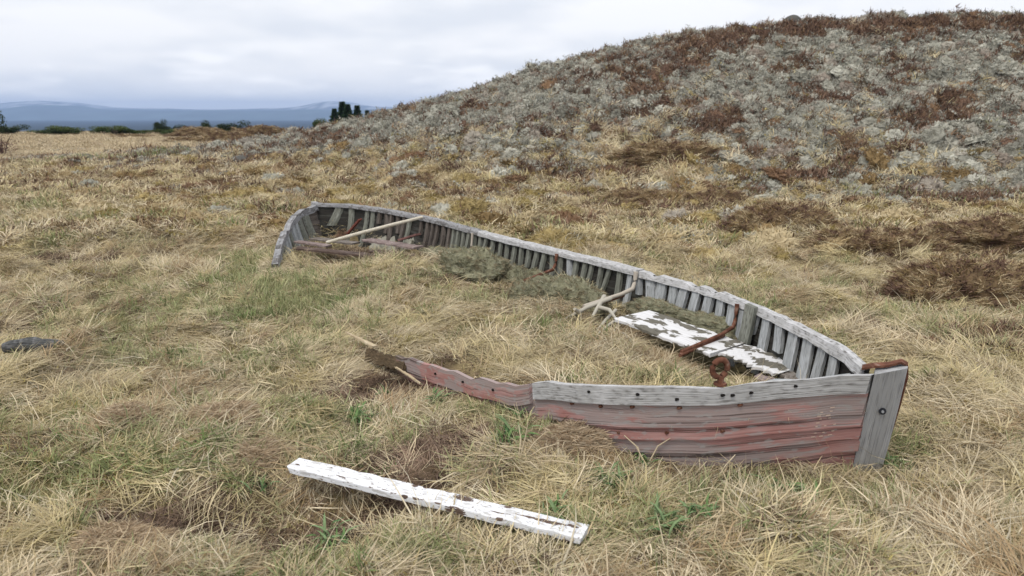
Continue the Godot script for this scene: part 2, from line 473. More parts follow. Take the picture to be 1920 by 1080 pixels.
func build_ground() -> void:
	XS = make_axis(-9000.0, -4.6, 4.6, 24.0, 9000.0, 0.046, 0.13, 1.06)
	var zz := make_axis(0.0, 1.15, 9.6, 31.0, 9500.0, 0.046, 0.13, 1.2)
	ZS = PackedFloat32Array()
	for k in zz.size(): ZS.append(-zz[zz.size() - 1 - k])
	var nx := XS.size()
	var nzz := ZS.size()
	HS.resize(nx * nzz)
	NX.resize(nx * nzz)
	NZ.resize(nx * nzz)
	for j in nzz:
		for i in nx: HS[j * nx + i] = land(XS[i], ZS[j])
	var v := PackedVector3Array()
	var n := PackedVector3Array()
	var c := PackedColorArray()
	var ix := PackedInt32Array()
	v.resize(nx * nzz)
	n.resize(nx * nzz)
	c.resize(nx * nzz)
	var means := []
	for k in 6:
		var s := Color(0, 0, 0)
		for t in TONES[k]: s += t / TONES[k].size()
		means.append(s * 0.8)
	means[3] = Color(0.125, 0.115, 0.095)
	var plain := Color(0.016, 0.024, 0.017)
	for j in nzz:
		for i in nx:
			var q := j * nx + i
			var i0 := maxi(i - 1, 0)
			var i1 := mini(i + 1, nx - 1)
			var j0 := maxi(j - 1, 0)
			var j1 := mini(j + 1, nzz - 1)
			var gx := (HS[j * nx + i1] - HS[j * nx + i0]) / (XS[i1] - XS[i0])
			var gz := (HS[j1 * nx + i] - HS[j0 * nx + i]) / (ZS[j1] - ZS[j0])
			NX[q] = gx
			NZ[q] = gz
			v[q] = Vector3(XS[i], HS[q], ZS[j])
			n[q] = Vector3(-gx, 1, -gz).normalized()
			var dist := Vector2(XS[i], ZS[j]).length()
			var col := plain
			if dist < 100.0:
				var w := cover(XS[i], ZS[j])
				col = Color(0, 0, 0)
				for k in 6: col += means[k] * w[k]
				col *= 0.85 + 0.5 * nz.bump.get_noise_2d(XS[i] * 2.0, ZS[j] * 2.0)
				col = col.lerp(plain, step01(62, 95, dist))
			else:
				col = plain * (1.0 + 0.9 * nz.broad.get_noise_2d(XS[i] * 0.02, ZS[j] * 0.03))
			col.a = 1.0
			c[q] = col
	for j in nzz - 1:
		for i in nx - 1:
			var q := j * nx + i
			ix.append_array([q, q + 1, q + nx + 1, q, q + nx + 1, q + nx])
	var arr := []
	arr.resize(Mesh.ARRAY_MAX)
	arr[Mesh.ARRAY_VERTEX] = v
	arr[Mesh.ARRAY_NORMAL] = n
	arr[Mesh.ARRAY_COLOR] = c
	arr[Mesh.ARRAY_INDEX] = ix
	# front faces must look up
	var f := (v[ix[1]] - v[ix[0]]).cross(v[ix[2]] - v[ix[0]])
	if f.y > 0.0:
		ix.reverse()
		arr[Mesh.ARRAY_INDEX] = ix
	var am := ArrayMesh.new()
	am.add_surface_from_arrays(Mesh.PRIMITIVE_TRIANGLES, arr)
	var m := mat("turf", Color(1, 1, 1), 1.0)
	m.vertex_color_use_as_albedo = true
	m.metallic_specular = 0.1
	var g1 := noise("turf fine", 0.09, 4)
	var g2 := noise("turf coarse", 0.02, 3)
	m.albedo_texture = picture(512, 512, func(x, y):
		var t := 0.78 + 0.55 * g1.get_noise_2d(x, y * 1.7) + 0.3 * g2.get_noise_2d(x, y)
		return Color(t, t * 0.97, t * 0.92).clamp(Color(0.25, 0.25, 0.25), Color(1, 1, 1)))
	m.uv1_triplanar = true
	m.uv1_world_triplanar = true
	m.uv1_scale = Vector3(0.55, 0.55, 0.55)
	var o := put("ground", am, m)
	tag(o, "dry grassland running up into a mossy lava hill with a dark plain far beyond", "ground", "", "structure")

func height(x: float, z: float) -> float:
	var i := clampi(XS.bsearch(x) - 1, 0, XS.size() - 2)
	var j := clampi(ZS.bsearch(z) - 1, 0, ZS.size() - 2)
	var fx := (x - XS[i]) / (XS[i + 1] - XS[i])
	var fz := (z - ZS[j]) / (ZS[j + 1] - ZS[j])
	var q := j * XS.size() + i
	return lerpf(lerpf(HS[q], HS[q + 1], fx), lerpf(HS[q + XS.size()], HS[q + XS.size() + 1], fx), fz)

func slope(x: float, z: float) -> Vector3:
	var i := clampi(XS.bsearch(x), 0, XS.size() - 1)
	var j := clampi(ZS.bsearch(z), 0, ZS.size() - 1)
	var q := j * XS.size() + i
	return Vector3(-NX[q], 1, -NZ[q]).normalized()

# ---------------------------------------------------------------- grass
# a tuft: blades from a small disc that rise at one angle and sink back; comb draws them to one side
func tuft(seed_: int, blades: int, l0: float, l1: float, e0: float, e1: float, sink: float, width: float, spread: float, comb := 0.0, parts := 3, varied := 0.17) -> ArrayMesh:
	var r := RandomNumberGenerator.new()
	r.seed = seed_
	var s := Shape.new()
	for b in blades:
		var dir := r.randf() * TAU
		if comb > 0.0: dir = lerpf(dir - PI, r.randfn(0.0, 0.35), comb)
		var root := Vector3(cos(r.randf() * TAU), 0, sin(r.randf() * TAU)) * spread * sqrt(r.randf())
		root.y = -0.012
		var l := r.randf_range(l0, l1) / parts
		var e := deg_to_rad(r.randf_range(e0, e1))
		var w := width * (r.randf_range(0.6, 1.2) if r.randf() < 0.8 else r.randf_range(1.4, 2.2))
		var br := 1.0 + r.randf_range(-varied, varied)
		var warm := r.randf_range(-0.06, 0.06)
		var col := Color(br * (1 + warm), br, br * (1 - warm * 1.5))
		var p := root
		var bend := r.randf_range(0.5, 1.3) * sink / parts
		var yaw := r.randf_range(-0.35, 0.35)
		var last := -1
		for k in parts + 1:
			var d := Vector3(cos(dir) * cos(e), sin(e), sin(dir) * cos(e))
			var side := Vector3(-sin(dir), r.randf_range(-0.25, 0.25), cos(dir)).normalized() * w * 0.5 * (1.0 - 0.75 * float(k) / parts)
			var q := s.v.size()
			if k < parts:
				s.vert(p - side, Vector3.UP, Vector2.ZERO, col)
				s.vert(p + side, Vector3.UP, Vector2.ZERO, col)
			else: s.vert(p, Vector3.UP, Vector2.ZERO, col)
			if k > 0:
				if k < parts: s.ix.append_array([q - 2, q - 1, q + 1, q - 2, q + 1, q])
				else: s.ix.append_array([q - 2, q - 1, q])
			p += d * l
			if p.y < 0.004 and k > 0: p.y = 0.004 + r.randf() * 0.008
			e -= bend
			dir += yaw
	return s.mesh(true, false)

class Scatter:
	var mesh: Mesh
	var rows := PackedFloat32Array()
	var count := 0
	func add(pos: Vector3, up: Vector3, yaw: float, sx: float, sy: float, col: Color) -> void:
		var x := Vector3(cos(yaw), 0, sin(yaw))
		var z := x.cross(up).normalized()
		x = up.cross(z)
		rows.append_array([x.x * sx, up.x * sy, z.x * sx, pos.x, x.y * sx, up.y * sy, z.y * sx, pos.y, x.z * sx, up.z * sy, z.z * sx, pos.z, col.r, col.g, col.b, 1.0])
		count += 1

var scat := {}

func kinds(called: String, meshes: Array) -> void:
	var l := []
	for m in meshes:
		var s := Scatter.new()
		s.mesh = m
		l.append(s)
	scat[called] = l

func drop(called: String, pos: Vector3, up: Vector3, yaw: float, sx: float, sy: float, col: Color) -> void:
	var l: Array = scat[called]
	var s: Scatter = l[rng.randi() % l.size()]
	s.add(pos, up, yaw, sx, sy, col)

func on_wood(x: float, z: float) -> bool:
	var rel := Vector3(x, 0, z) - BOW
	var a := rel.dot(AX)
	var p := rel.dot(PX)
	if a < -0.25 or a > 7.5 or p < -1.5 or p > 1.1: return false
	if a < 0.02: return a > -0.10 and p > 0.06 and p < 0.19
	var ac := clampf(a, 0.0, 7.28)
	var pn := lut(NEAR_A, NEAR_P, ac)
	var pf := lut(FAR_A, FAR_P, ac)
	var lean := 0.07 + 0.17 * exp(-pow(ac / 0.35, 2))
	if p < pf + 0.05 and p > maxf(pf - 0.17, pn + lean): return true
	if (ac < 2.5 or ac > 5.6) and p > pn + lean and p < pn + lean + 0.14: return true
	if a > 0.55 and a < 1.95 and p > 0.12 and p < 0.80: return true       # the white boards
	return false

func tone(k: int, x: float, z: float) -> Color:
	var l: Array = TONES[k]
	var even := 0.35 if k == 3 else 1.0
	var f: float = clampf(0.5 + 1.15 * nz.tone.get_noise_2d(x, z) + rng.randfn(0, 0.22) * even, 0, 0.999) * (l.size() - 1)
	var i := int(f)
	return (l[i] as Color).lerp(l[i + 1], f - i) * (1.0 + rng.randf_range(-0.26, 0.26) * even)

func cushion_mesh(seed_: int, blades: int, l0: float, l1: float) -> ArrayMesh:     # unit radius, low dome of moss with a rough skin
	var n := FastNoiseLite.new()
	n.seed = seed_
	n.frequency = 1.5
	n.fractal_octaves = 3
	var r := RandomNumberGenerator.new()
	r.seed = seed_
	var s := Shape.new()
	var skin := func(d: Vector3) -> Vector3:
		var k := 1.0 + 0.42 * n.get_noise_3dv(d * 1.2) + 0.14 * n.get_noise_3dv(d * 4.0)
		return Vector3(d.x * k, d.y * k * (0.85 + 0.4 * n.get_noise_2d(d.x * 3.0, d.z * 3.0)), d.z * k)
	var rows := 8
	var cols := 20
	for j in rows + 1:
		var t := j / float(rows) * PI * 0.56
		for i in cols + 1:
			var g := TAU * (i % cols) / cols
			var b := 1.0 + 0.35 * n.get_noise_2d(cos(g) * sin(t) * 5.0, sin(g) * sin(t) * 5.0)
			var d := Vector3(cos(g) * sin(t), cos(t), sin(g) * sin(t))
			s.vert(skin.call(d), d, Vector2.ZERO, Color(b, b * 0.99, b * 0.97))
	for j in rows:
		for i in cols:
			var q := j * (cols + 1) + i
			s.quad(q, q + 1, q + cols + 2, q + cols + 1)
	for k in blades:
		var up := r.randf_range(0.0, 1.0)
		var g := r.randf() * TAU
		var f := sqrt(1.0 - up * up)
		var d := Vector3(cos(g) * f, up, sin(g) * f)
		var p: Vector3 = skin.call(d) * 0.97
		var e := (d + Vector3(r.randfn(0, 0.6), r.randfn(0, 0.4), r.randfn(0, 0.6))).normalized() * r.randf_range(l0, l1)
		var side := e.cross(Vector3(r.randfn(), r.randfn(), r.randfn())).normalized() * 0.035
		var b := r.randf_range(0.75, 1.25)
		var q := s.v.size()
		for v in [p - side, p + side, p + e]: s.vert(v, d, Vector2.ZERO, Color(b, b * 0.99, b * 0.96))
		s.ix.append_array([q, q + 1, q + 2])
	return s.mesh(true, false)

# one mound with a lumpy skin: [body, fuzz]
func mound_parts(seed_: int, blades: int, l0: float, l1: float, width: float, tones: Array, body: Color) -> Array:
	var n := FastNoiseLite.new()
	n.seed = seed_
	n.frequency = 1.5
	n.fractal_octaves = 3
	var r := RandomNumberGenerator.new()
	r.seed = seed_
	var skin := func(d: Vector3) -> Vector3:
		var k := 0.97 + 0.34 * n.get_noise_3dv(d * 1.1) + 0.10 * n.get_noise_3dv(d * 3.0)
		return Vector3(d.x * k, d.y * k * (0.9 + 0.3 * n.get_noise_2d(d.x * 1.6, d.z * 1.6)), d.z * k)
	var s := Shape.new()
	var rows := 12
	var cols := 30
	for j in rows + 1:
		var t := j / float(rows) * PI * 0.58
		for i in cols + 1:
			var g := TAU * (i % cols) / cols
			var d := Vector3(cos(g) * sin(t), cos(t), sin(g) * sin(t))
			var b: float = 1.0 + 0.6 * n.get_noise_2d(d.x * 3.0 + 9.0, d.z * 3.0)
			s.vert((skin.call(d) as Vector3) * 0.97, d, Vector2.ZERO, body * b)
	for j in rows:
		for i in cols:
			var q := j * (cols + 1) + i
			s.quad(q, q + 1, q + cols + 2, q + cols + 1)
	var z := Shape.new()
	for k in blades:
		var up := r.randf_range(-0.15, 1.0)
		var g := r.randf() * TAU
		var f := sqrt(1.0 - up * up)
		var d := Vector3(cos(g) * f, up, sin(g) * f)
		var p: Vector3 = skin.call(d) * 0.97
		var e := (d + Vector3(r.randfn(0, 0.7), r.randfn(0.1, 0.4), r.randfn(0, 0.7))).normalized() * r.randf_range(l0, l1)
		var side := e.cross(Vector3(r.randfn(), r.randfn(), r.randfn())).normalized() * width * r.randf_range(0.5, 1.3)
		var patchy := n.get_noise_2d(p.x * 2.0 + 4.0, p.z * 2.0) * 2.2 + r.randfn(0, 0.22) + 0.5
		var c: Color = tones[clampi(int(patchy * tones.size()), 0, tones.size() - 1)] * r.randf_range(0.72, 1.28)
		var q := z.v.size()
		for v in [p - side, p + side, p + e]: z.vert(v, d, Vector2.ZERO, c)
		z.ix.append_array([q, q + 1, q + 2])
	return [s.mesh(true, false), z.mesh(true, false)]

func build_cushions() -> void:
	kinds("cushion", [cushion_mesh(81, 420, 0.08, 0.22), cushion_mesh(82, 420, 0.08, 0.22), cushion_mesh(83, 420, 0.08, 0.22), cushion_mesh(87, 420, 0.08, 0.22), cushion_mesh(88, 420, 0.08, 0.22)])
	kinds("hummock", [cushion_mesh(84, 700, 0.14, 0.42), cushion_mesh(85, 700, 0.14, 0.42), cushion_mesh(86, 700, 0.14, 0.42)])
	var olive := [Color(0.23, 0.18, 0.075), Color(0.30, 0.235, 0.11), Color(0.36, 0.28, 0.16), Color(0.20, 0.14, 0.07), Color(0.17, 0.105, 0.065), Color(0.40, 0.33, 0.21)]
	for k in 41000:
		var z := sqrt(lerpf(8.0 * 8.0, 36.0 * 36.0, rng.randf()))
		var x := rng.randf_range(-0.65, 0.95) * z
		var w := cover(x, -z)
		var q := hill_uw(x, -z)
		var pos := Vector3(x, height(x, -z), -z)
		var r := rng.randf()
		if q.x > 19.0: continue
		if r < w[3] * 0.95:
			var sz := 0.065 + 0.19 * pow(rng.randf(), 1.8)
			drop("cushion", pos - Vector3(0, sz * 0.25, 0), slope(x, -z), rng.randf() * TAU, sz, sz * rng.randf_range(0.5, 0.85), tone(3, x, -z) * rng.randf_range(0.82, 1.06))
		elif r < w[3] + w[4] * 0.4:
			var sz := rng.randf_range(0.10, 0.2)
			drop("hummock", pos - Vector3(0, sz * 0.3, 0), slope(x, -z), rng.randf() * TAU, sz, sz * 0.6, tone(4, x, -z))
		elif q.x > -8.5 and q.x < 3.5 and q.y > -11.0 and rng.randf() < 0.20 * step01(-8.5, -3.0, q.x) and nz.patch2.get_noise_2d(x * 1.2, z * 1.8) > -0.12:
			var sz := rng.randf_range(0.14, 0.36)
			var c: Color = olive[clampi(int(3.0 + 5.5 * nz.tone.get_noise_2d(x * 0.6, z * 0.6) + rng.randfn(0, 1.0)), 0, 5)]
			drop("hummock", pos - Vector3(0, sz * 0.25, 0), slope(x, -z), rng.randf() * TAU, sz, sz * rng.randf_range(0.4, 0.65), c * rng.randf_range(0.85, 1.15))

func one_tuft(x: float, z: float, big: float) -> void:
	if on_wood(x, z): return
	var w := cover(x, z)
	var r := rng.randf()
	var k := 0
	while k < 5 and r > w[k]:
		r -= w[k]
		k += 1
	var pos := Vector3(x, height(x, z), z)
	var up := slope(x, z)
	var col := tone(k, x, z)
	if z < -22.0 and k == 0: col = col.lerp(Color(0.50, 0.41, 0.30), 0.5)
	var yaw := rng.randf() * TAU
	var flow: float = nz.flow.get_noise_2d(x, z) * 5.0
	var near := -z < 9.0
	var s := big * rng.randf_range(0.75, 1.25)
	var tall: float = clampf(0.75 + 0.9 * nz.patch.get_noise_2d(x * 1.7 + 9, z * 1.7), 0.45, 1.5)
	if k == 0:
		var pick := rng.randf()
		if pick < 0.42: drop("matted" if near else "matted_far", pos, up, flow + rng.randfn(0, 0.5), s, s * tall * 0.85, col)
		elif pick < 0.90: drop("thatch" if near else "matted_far", pos, up, flow + rng.randfn(0, 0.35), s, s, col)
		else: drop("straw" if near else "matted_far", pos, up, yaw, s * 0.9, s * tall * 0.8, col)
	elif k == 1: drop("green" if near else "green_far", pos, up, yaw, s, s, col)
	elif k == 2: drop("moss" if near else "fuzz", pos, up, yaw, s, s, col)
	elif k == 3 and (near or rng.randf() < 0.7): drop("moss" if near else "fuzz", pos, up, yaw, s * 1.1, s * 1.2, col)
	elif k == 4: drop("heather" if near else "heather_far", pos, up, yaw, s, s, col)
	elif rng.randf() < 0.35: drop("heather" if near else "heather_far", pos, up, yaw, s * 0.8, s * 0.5, col * rng.randf_range(0.7, 1.3))
	elif rng.randf() < 0.4: drop("thatch" if near else "matted_far", pos, up, flow + rng.randfn(0, 0.8), s * 0.7, s * 0.5, col * rng.randf_range(0.8, 1.8))

func build_grass() -> void:
	kinds("matted", [tuft(1, 32, 0.08, 0.20, 6, 46, 1.5, 0.0036, 0.055), tuft(2, 32, 0.09, 0.22, 4, 42, 1.4, 0.0038, 0.06, 0.35), tuft(3, 24, 0.07, 0.18, 8, 50, 1.8, 0.0042, 0.05), tuft(4, 32, 0.10, 0.24, 4, 38, 1.2, 0.0036, 0.06, 0.5)])
	kinds("thatch", [tuft(5, 28, 0.12, 0.28, 2, 14, 0.5, 0.0038, 0.07, 0.72), tuft(6, 28, 0.12, 0.26, 2, 18, 0.6, 0.0044, 0.07, 0.6), tuft(7, 20, 0.10, 0.30, 1, 12, 0.4, 0.0036, 0.08, 0.8)])
	kinds("straw", [tuft(8, 12, 0.14, 0.32, 25, 75, 2.0, 0.0034, 0.04), tuft(9, 10, 0.16, 0.36, 20, 70, 2.3, 0.0036, 0.05, 0.3)])
	kinds("green", [tuft(10, 22, 0.05, 0.13, 35, 85, 1.0, 0.0050, 0.05), tuft(11, 20, 0.05, 0.16, 30, 80, 1.2, 0.0046, 0.06)])
	kinds("moss", [tuft(12, 70, 0.012, 0.034, 30, 90, 0.6, 0.0056, 0.075, 0.0, 2), tuft(13, 70, 0.012, 0.038, 30, 90, 0.8, 0.0056, 0.08, 0.0, 2)])
	kinds("heather", [tuft(14, 36, 0.04, 0.11, 30, 90, 0.7, 0.0064, 0.07, 0.0, 2, 0.35), tuft(15, 36, 0.04, 0.12, 20, 85, 0.8, 0.0064, 0.08, 0.0, 2, 0.35)])
	kinds("matted_far", [tuft(16, 22, 0.10, 0.24, 8, 50, 1.4, 0.009, 0.10, 0.3, 2), tuft(17, 22, 0.10, 0.26, 4, 40, 1.0, 0.010, 0.11, 0.5, 2), tuft(18, 20, 0.10, 0.22, 10, 65, 1.6, 0.009, 0.09, 0.0, 2)])
	kinds("green_far", [tuft(19, 22, 0.06, 0.16, 30, 80, 1.0, 0.010, 0.10, 0.0, 2)])
	kinds("fuzz", [tuft(20, 90, 0.012, 0.034, 10, 90, 0.8, 0.015, 0.15, 0.0, 2, 0.12), tuft(21, 90, 0.012, 0.036, 10, 90, 0.8, 0.014, 0.16, 0.0, 2, 0.12)])
	kinds("heather_far", [tuft(22, 40, 0.04, 0.13, 20, 90, 0.7, 0.012, 0.12, 0.0, 2, 0.35), tuft(23, 40, 0.04, 0.12, 15, 85, 0.7, 0.013, 0.13, 0.0, 2, 0.35)])
	build_cushions()
	# z from, z to, tufts per square metre, size
	for b in [[1.5, 4.2, 900.0, 1.0], [4.2, 6.6, 620.0, 1.08], [6.6, 9.4, 400.0, 1.2], [9.4, 14.0, 190.0, 1.25], [14.0, 20.0, 110.0, 1.5], [20.0, 34.0, 75.0, 1.7]]:
		var z0: float = b[0]
		var z1: float = b[1]
		var area := (z1 - z0) * (0.92 * (z0 + z1) + 3.0)
		for k in int(area * b[2]):
			var z := sqrt(lerpf(z0 * z0, z1 * z1, rng.randf()))
			var x := rng.randf_range(-1.0, 1.0) * (0.92 * z + 1.5)
			one_tuft(x, -z, b[3])
	for k in 34000:      # the open field to the left
		var z := sqrt(lerpf(34.0 * 34.0, 70.0 * 70.0, rng.randf()))
		var x := -rng.randf_range(0.12, 0.98) * z
		one_tuft(x, -z, 2.4)
	var names := {"matted": "dry_grass", "thatch": "dry_grass", "straw": "dry_grass", "matted_far": "dry_grass", "green": "green_grass", "green_far": "green_grass", "moss": "moss", "fuzz": "moss", "cushion": "moss", "hummock": "moss", "heather": "heather", "heather_far": "heather"}
	var said := {"dry_grass": ["matted straw coloured dry grass covering the field", "grass"], "green_grass": ["short fresh green grass growing through the dry straw", "grass"], "moss": ["low moss in grey and yellow tones over hill and turf", "moss"], "heather": ["low dark brown heather growing in patches on the slope", "heather"]}
	var gm := grass_mat("grass blades")
	var mm := grass_mat("moss fuzz", 0.25)
	for key in scat:
		for s: Scatter in scat[key]:
			if s.count == 0: continue
			var mu := MultiMesh.new()
			mu.transform_format = MultiMesh.TRANSFORM_3D
			mu.use_colors = true
			mu.mesh = s.mesh
			mu.instance_count = s.count
			mu.buffer = s.rows
			var o := MultiMeshInstance3D.new()
			o.name = numbered(names[key])
			o.multimesh = mu
			o.material_override = mm if key in ["moss", "fuzz", "heather", "heather_far", "cushion", "hummock"] else gm
			add_child(o, true)
			tag(o, said[names[key]][0], said[names[key]][1], names[key].replace("_", " ") + " of the field", "stuff")

# ---------------------------------------------------------------- sky
func build_sky() -> Sky:
	var w := 2048
	var h := 1024
	var big := noise("cloud big", 0.55, 5)
	var low := noise("cloud low", 1.0, 4)
	var data := PackedFloat32Array()
	data.resize(w * h * 3)
	var below := Color(0.42, 0.43, 0.44)
	for y in h:
		var up := PI / 2 - (y + 0.5) / h * PI
		var sy := sin(up)
		var cy := cos(up)
		var stp := 1 if up < 0.30 else 4
		for x in range(0, w, stp):
			var c := below
			if up > -0.01:
				var az := (x + 0.5) / w * TAU - PI
				var dx := sin(az) * cy
				var dz := -cos(az) * cy
				var f := 1.0 / (maxf(sy, 0.0) + 0.16)
				var t: float = big.get_noise_3d(dx * f * 1.3, sy * 2.0, dz * f * 1.3)
				var t2: float = low.get_noise_3d(dx * 6.0, sy * 34.0, dz * 6.0)
				var k := clampf(0.5 + t * 2.0 + t2 * 0.5 * exp(-sy * 7.0), 0, 1)
				c = Color(0.74, 0.775, 0.835).lerp(Color(0.94, 0.945, 0.96), k)
				var glow := clampf(t2 * 3.0 - 0.15, 0, 1) * exp(-pow((sy - 0.045) / 0.035, 2))
				c = c.lerp(Color(1.16, 1.15, 1.14), glow)
				c = c.lerp(Color(0.70, 0.78, 0.93), 0.25 * exp(-sy / 0.008))
				c = c.lerp(Color(0.96, 0.97, 1.0), 0.6 * exp(-sy / 0.075))
				c *= 0.80 * (1.0 + 0.4 * sy)
			for e in mini(stp, w - x):
				var q := (y * w + x + e) * 3
				data[q] = c.r
				data[q + 1] = c.g
				data[q + 2] = c.b
	var im := Image.create_from_data(w, h, false, Image.FORMAT_RGBF, data.to_byte_array())
	var pm := PanoramaSkyMaterial.new()
	pm.panorama = ImageTexture.create_from_image(im)
	var s := Sky.new()
	s.sky_material = pm
	return s

# ---------------------------------------------------------------- boat
func near_pt(a: float, d: float, off := 0.0) -> Vector3:
	var p := slut(NEAR_A, NEAR_P, a)
	var h := slut(NEAR_A, NEAR_H, a)
	var inset := 0.16 * d + 0.30 * d * d - off
	var bow := exp(-maxf(a, 0) / 0.25)
	var stern := exp(-maxf(7.29 - a, 0) / 0.25)
	return boat_point(a + 0.18 * d * bow - 0.2 * d * stern, p + inset, h - d)

func far_pt(a: float, d: float, off := 0.0) -> Vector3:     # off > 0 moves inwards
	var p := slut(FAR_A, FAR_P, a)
	var h := slut(FAR_A, FAR_H, a)
	var bow := exp(-maxf(a, 0) / 0.25)
	var inset := (0.12 * d + 0.35 * d * d) * (1.0 - bow) + off
	var stern := exp(-maxf(7.29 - a, 0) / 0.25)
	return boat_point(a + 0.18 * d * bow - 0.2 * d * stern, p - inset, h - d)

# a plank along one side between two depths; tops tuck behind, lower edges stand proud
func strake(side: int, a0: float, a1: float, d0: float, d1: float, proud0: float, proud1: float, th: float, ragged := 0.0) -> ArrayMesh:
	var s := Shape.new()
	var rings := []
	var us := []
	var steps := maxi(int((a1 - a0) / 0.07), 6)
	for i in steps + 1:
		var a := lerpf(a0, a1, float(i) / steps)
		var r0 := rng.randf_range(-ragged, ragged)
		var r1 := rng.randf_range(-ragged, ragged) * 0.7
		if ragged > 0 and rng.randf() < 0.10: r0 += ragged * 2.2
		var ring := []
		for c in [[d0 + r0, proud0], [d1 + r1, proud1], [d1 + r1, proud1 - th], [d0 + r0, proud0 - th]]:
			ring.append(near_pt(a, c[0], c[1]) if side < 0 else far_pt(a, c[0], -c[1]))
		rings.append(ring)
		us.append(maxf(a, 0.004) / 3.2)
	var v0 := d0 / 0.56
	var v1 := d1 / 0.56
	s.sweep(rings, us, [v0, v1, v1 + 0.03, v0 + 0.03, v0])
	return s.mesh()

func build_boat() -> Node3D:
	var boat := thing("rowing_boat", "derelict wooden rowing boat sunk in dry grass, worn red outside and grey inside", "boat", BOW)
	var shift := -BOW
	var hull := hull_mat()
	var rail := wood_mat("bleached rail wood", Color(0.38, 0.38, 0.385), Color(0.09, 0.082, 0.076), Color(0.52, 0.52, 0.54))
	rail.uv1_scale = Vector3(2.9, 1.5, 1)
	var inner := wood_mat("dark planking", Color(0.035, 0.033, 0.030), Color(0.014, 0.013, 0.012), Color(0.08, 0.08, 0.072))  # dark tarred wood; shade of the gaps between ribs also put into its colour
	var rotten := wood_mat("rotten frames", Color(0.10, 0.085, 0.075), Color(0.03, 0.026, 0.022), Color(0.19, 0.165, 0.15))
	var old_rail := wood_mat("blotched rail wood", Color(0.24, 0.24, 0.25), Color(0.05, 0.045, 0.042), Color(0.46, 0.46, 0.48), 0.36, Color(0.055, 0.05, 0.046))
	old_rail.uv1_scale = Vector3(2.9, 1.5, 1)
	var grey := wood_mat("grey frames", Color(0.31, 0.325, 0.335), Color(0.11, 0.108, 0.10), Color(0.46, 0.48, 0.50))
	var mossy := wood_mat("mossy frames", Color(0.17, 0.175, 0.15), Color(0.045, 0.043, 0.035), Color(0.30, 0.31, 0.28))
	var iron := rust_mat()
	var parts := []
	# near side, stem to the broken end: a grey rail plank, then red planks below it
	parts.append([put("gunwale", strake(-1, -0.02, 1.09, 0.0, 0.092, 0.012, 0.022, 0.034, 0.006), rail, boat)])
	parts.append([put("strake", strake(-1, 1.11, 2.24, 0.006, 0.115, 0.012, 0.022, 0.026, 0.008), hull, boat)])
	var cuts := [[0.085, 0.205], [0.198, 0.272], [0.266, 0.345], [0.338, 0.42], [0.413, 0.52]]
	for k in cuts.size():
		put("strake", strake(-1, -0.02, 1.10 + 0.05 * k, cuts[k][0], cuts[k][1], 0.0, 0.022, 0.016, 0.004), hull, boat)
	put("strake", strake(-1, 1.07, 2.42, 0.105, 0.24, 0.0, 0.014, 0.016, 0.008), hull, boat)
	put("strake", strake(-1, 1.14, 2.30, 0.20, 0.36, -0.01, 0.004, 0.016, 0.008), hull, boat)
	# near side, by the stern
	put("gunwale", strake(-1, 5.70, 7.27, 0.0, 0.07, 0.012, 0.02, 0.07, 0.010), old_rail, boat)
	for c in [[0.07, 0.19], [0.182, 0.30], [0.292, 0.42]]:
		put("strake", strake(-1, 5.72, 7.27, c[0], c[1], 0.0, 0.014, 0.016, 0.006), rotten, boat)
	# far side
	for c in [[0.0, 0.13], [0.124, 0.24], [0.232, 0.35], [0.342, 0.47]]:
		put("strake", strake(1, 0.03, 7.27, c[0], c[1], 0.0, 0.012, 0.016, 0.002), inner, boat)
	var cap := Shape.new()
	for seg in [[2.36, 4.55], [4.56, 7.27]]:
		var rings := []
		var us := []
		var steps := int((seg[1] - seg[0]) / 0.06)
		for i in steps + 1:
			var a := lerpf(seg[0], seg[1], float(i) / steps)
			var r := rng.randf_range(-0.006, 0.006)
			var o := rng.randf_range(-0.004, 0.004)
			rings.append([far_pt(a, -0.022 + o, -0.03), far_pt(a, -0.022 + o, 0.052 + r), far_pt(a, -0.012 + o, 0.06 + r), far_pt(a, 0.022, 0.06 + r), far_pt(a, 0.022, -0.03)])
			us.append(a / 3.2)
		var sh := Shape.new()
		sh.sweep(rings, us, [0.0, 0.16, 0.19, 0.26, 0.42, 0.50])
		put("gunwale", sh.mesh(), old_rail if seg[0] > 4.0 else rail, boat)
	put("gunwale", strake(1, 0.05, 2.34, -0.012, 0.030, 0.012, 0.0, 0.056, 0.006), rail, boat)
	# ribs: one by one along the far side, and by the stern on the near side
	var a := 0.26
	while a < 7.12:
		var wd := rng.randf_range(0.048, 0.062) if a > 2.3 else rng.randf_range(0.08, 0.105)
		var s := Shape.new()
		var rings := []
		var us := []
		var lean := rng.randf_range(-0.05, 0.05)
		var low := 0.47 if rng.randf() < 0.7 else rng.randf_range(0.12, 0.26)
		var off := rng.randf_range(-0.004, 0.008)
		var top := 0.03 if a < 2.36 else 0.024
		for i in 7:
			var d := lerpf(top + (0.0 if rng.randf() < 0.9 else 0.01), low, i / 6.0)
			var al := a + lean * i / 6.0
			rings.append([far_pt(al, d, 0.018), far_pt(al + wd, d, 0.018), far_pt(al + wd - 0.006, d, 0.040 + off), far_pt(al + 0.005, d, 0.042 + off)])
			us.append(d * 0.6 + a)
		s.sweep(rings, us, [0.0, 0.03, 0.06, 0.18, 0.21])
		if not (a > 2.5 and rng.randf() < 0.09):
			put("rib", s.mesh(), grey if a < 2.5 or (rng.randf() < 0.1 and a < 5.0) else (rotten if a > 5.1 and rng.randf() < 0.6 else mossy), boat)
		a += wd + (rng.randf_range(0.034, 0.078) if a > 2.3 else rng.randf_range(0.018, 0.05))
	a = 5.85
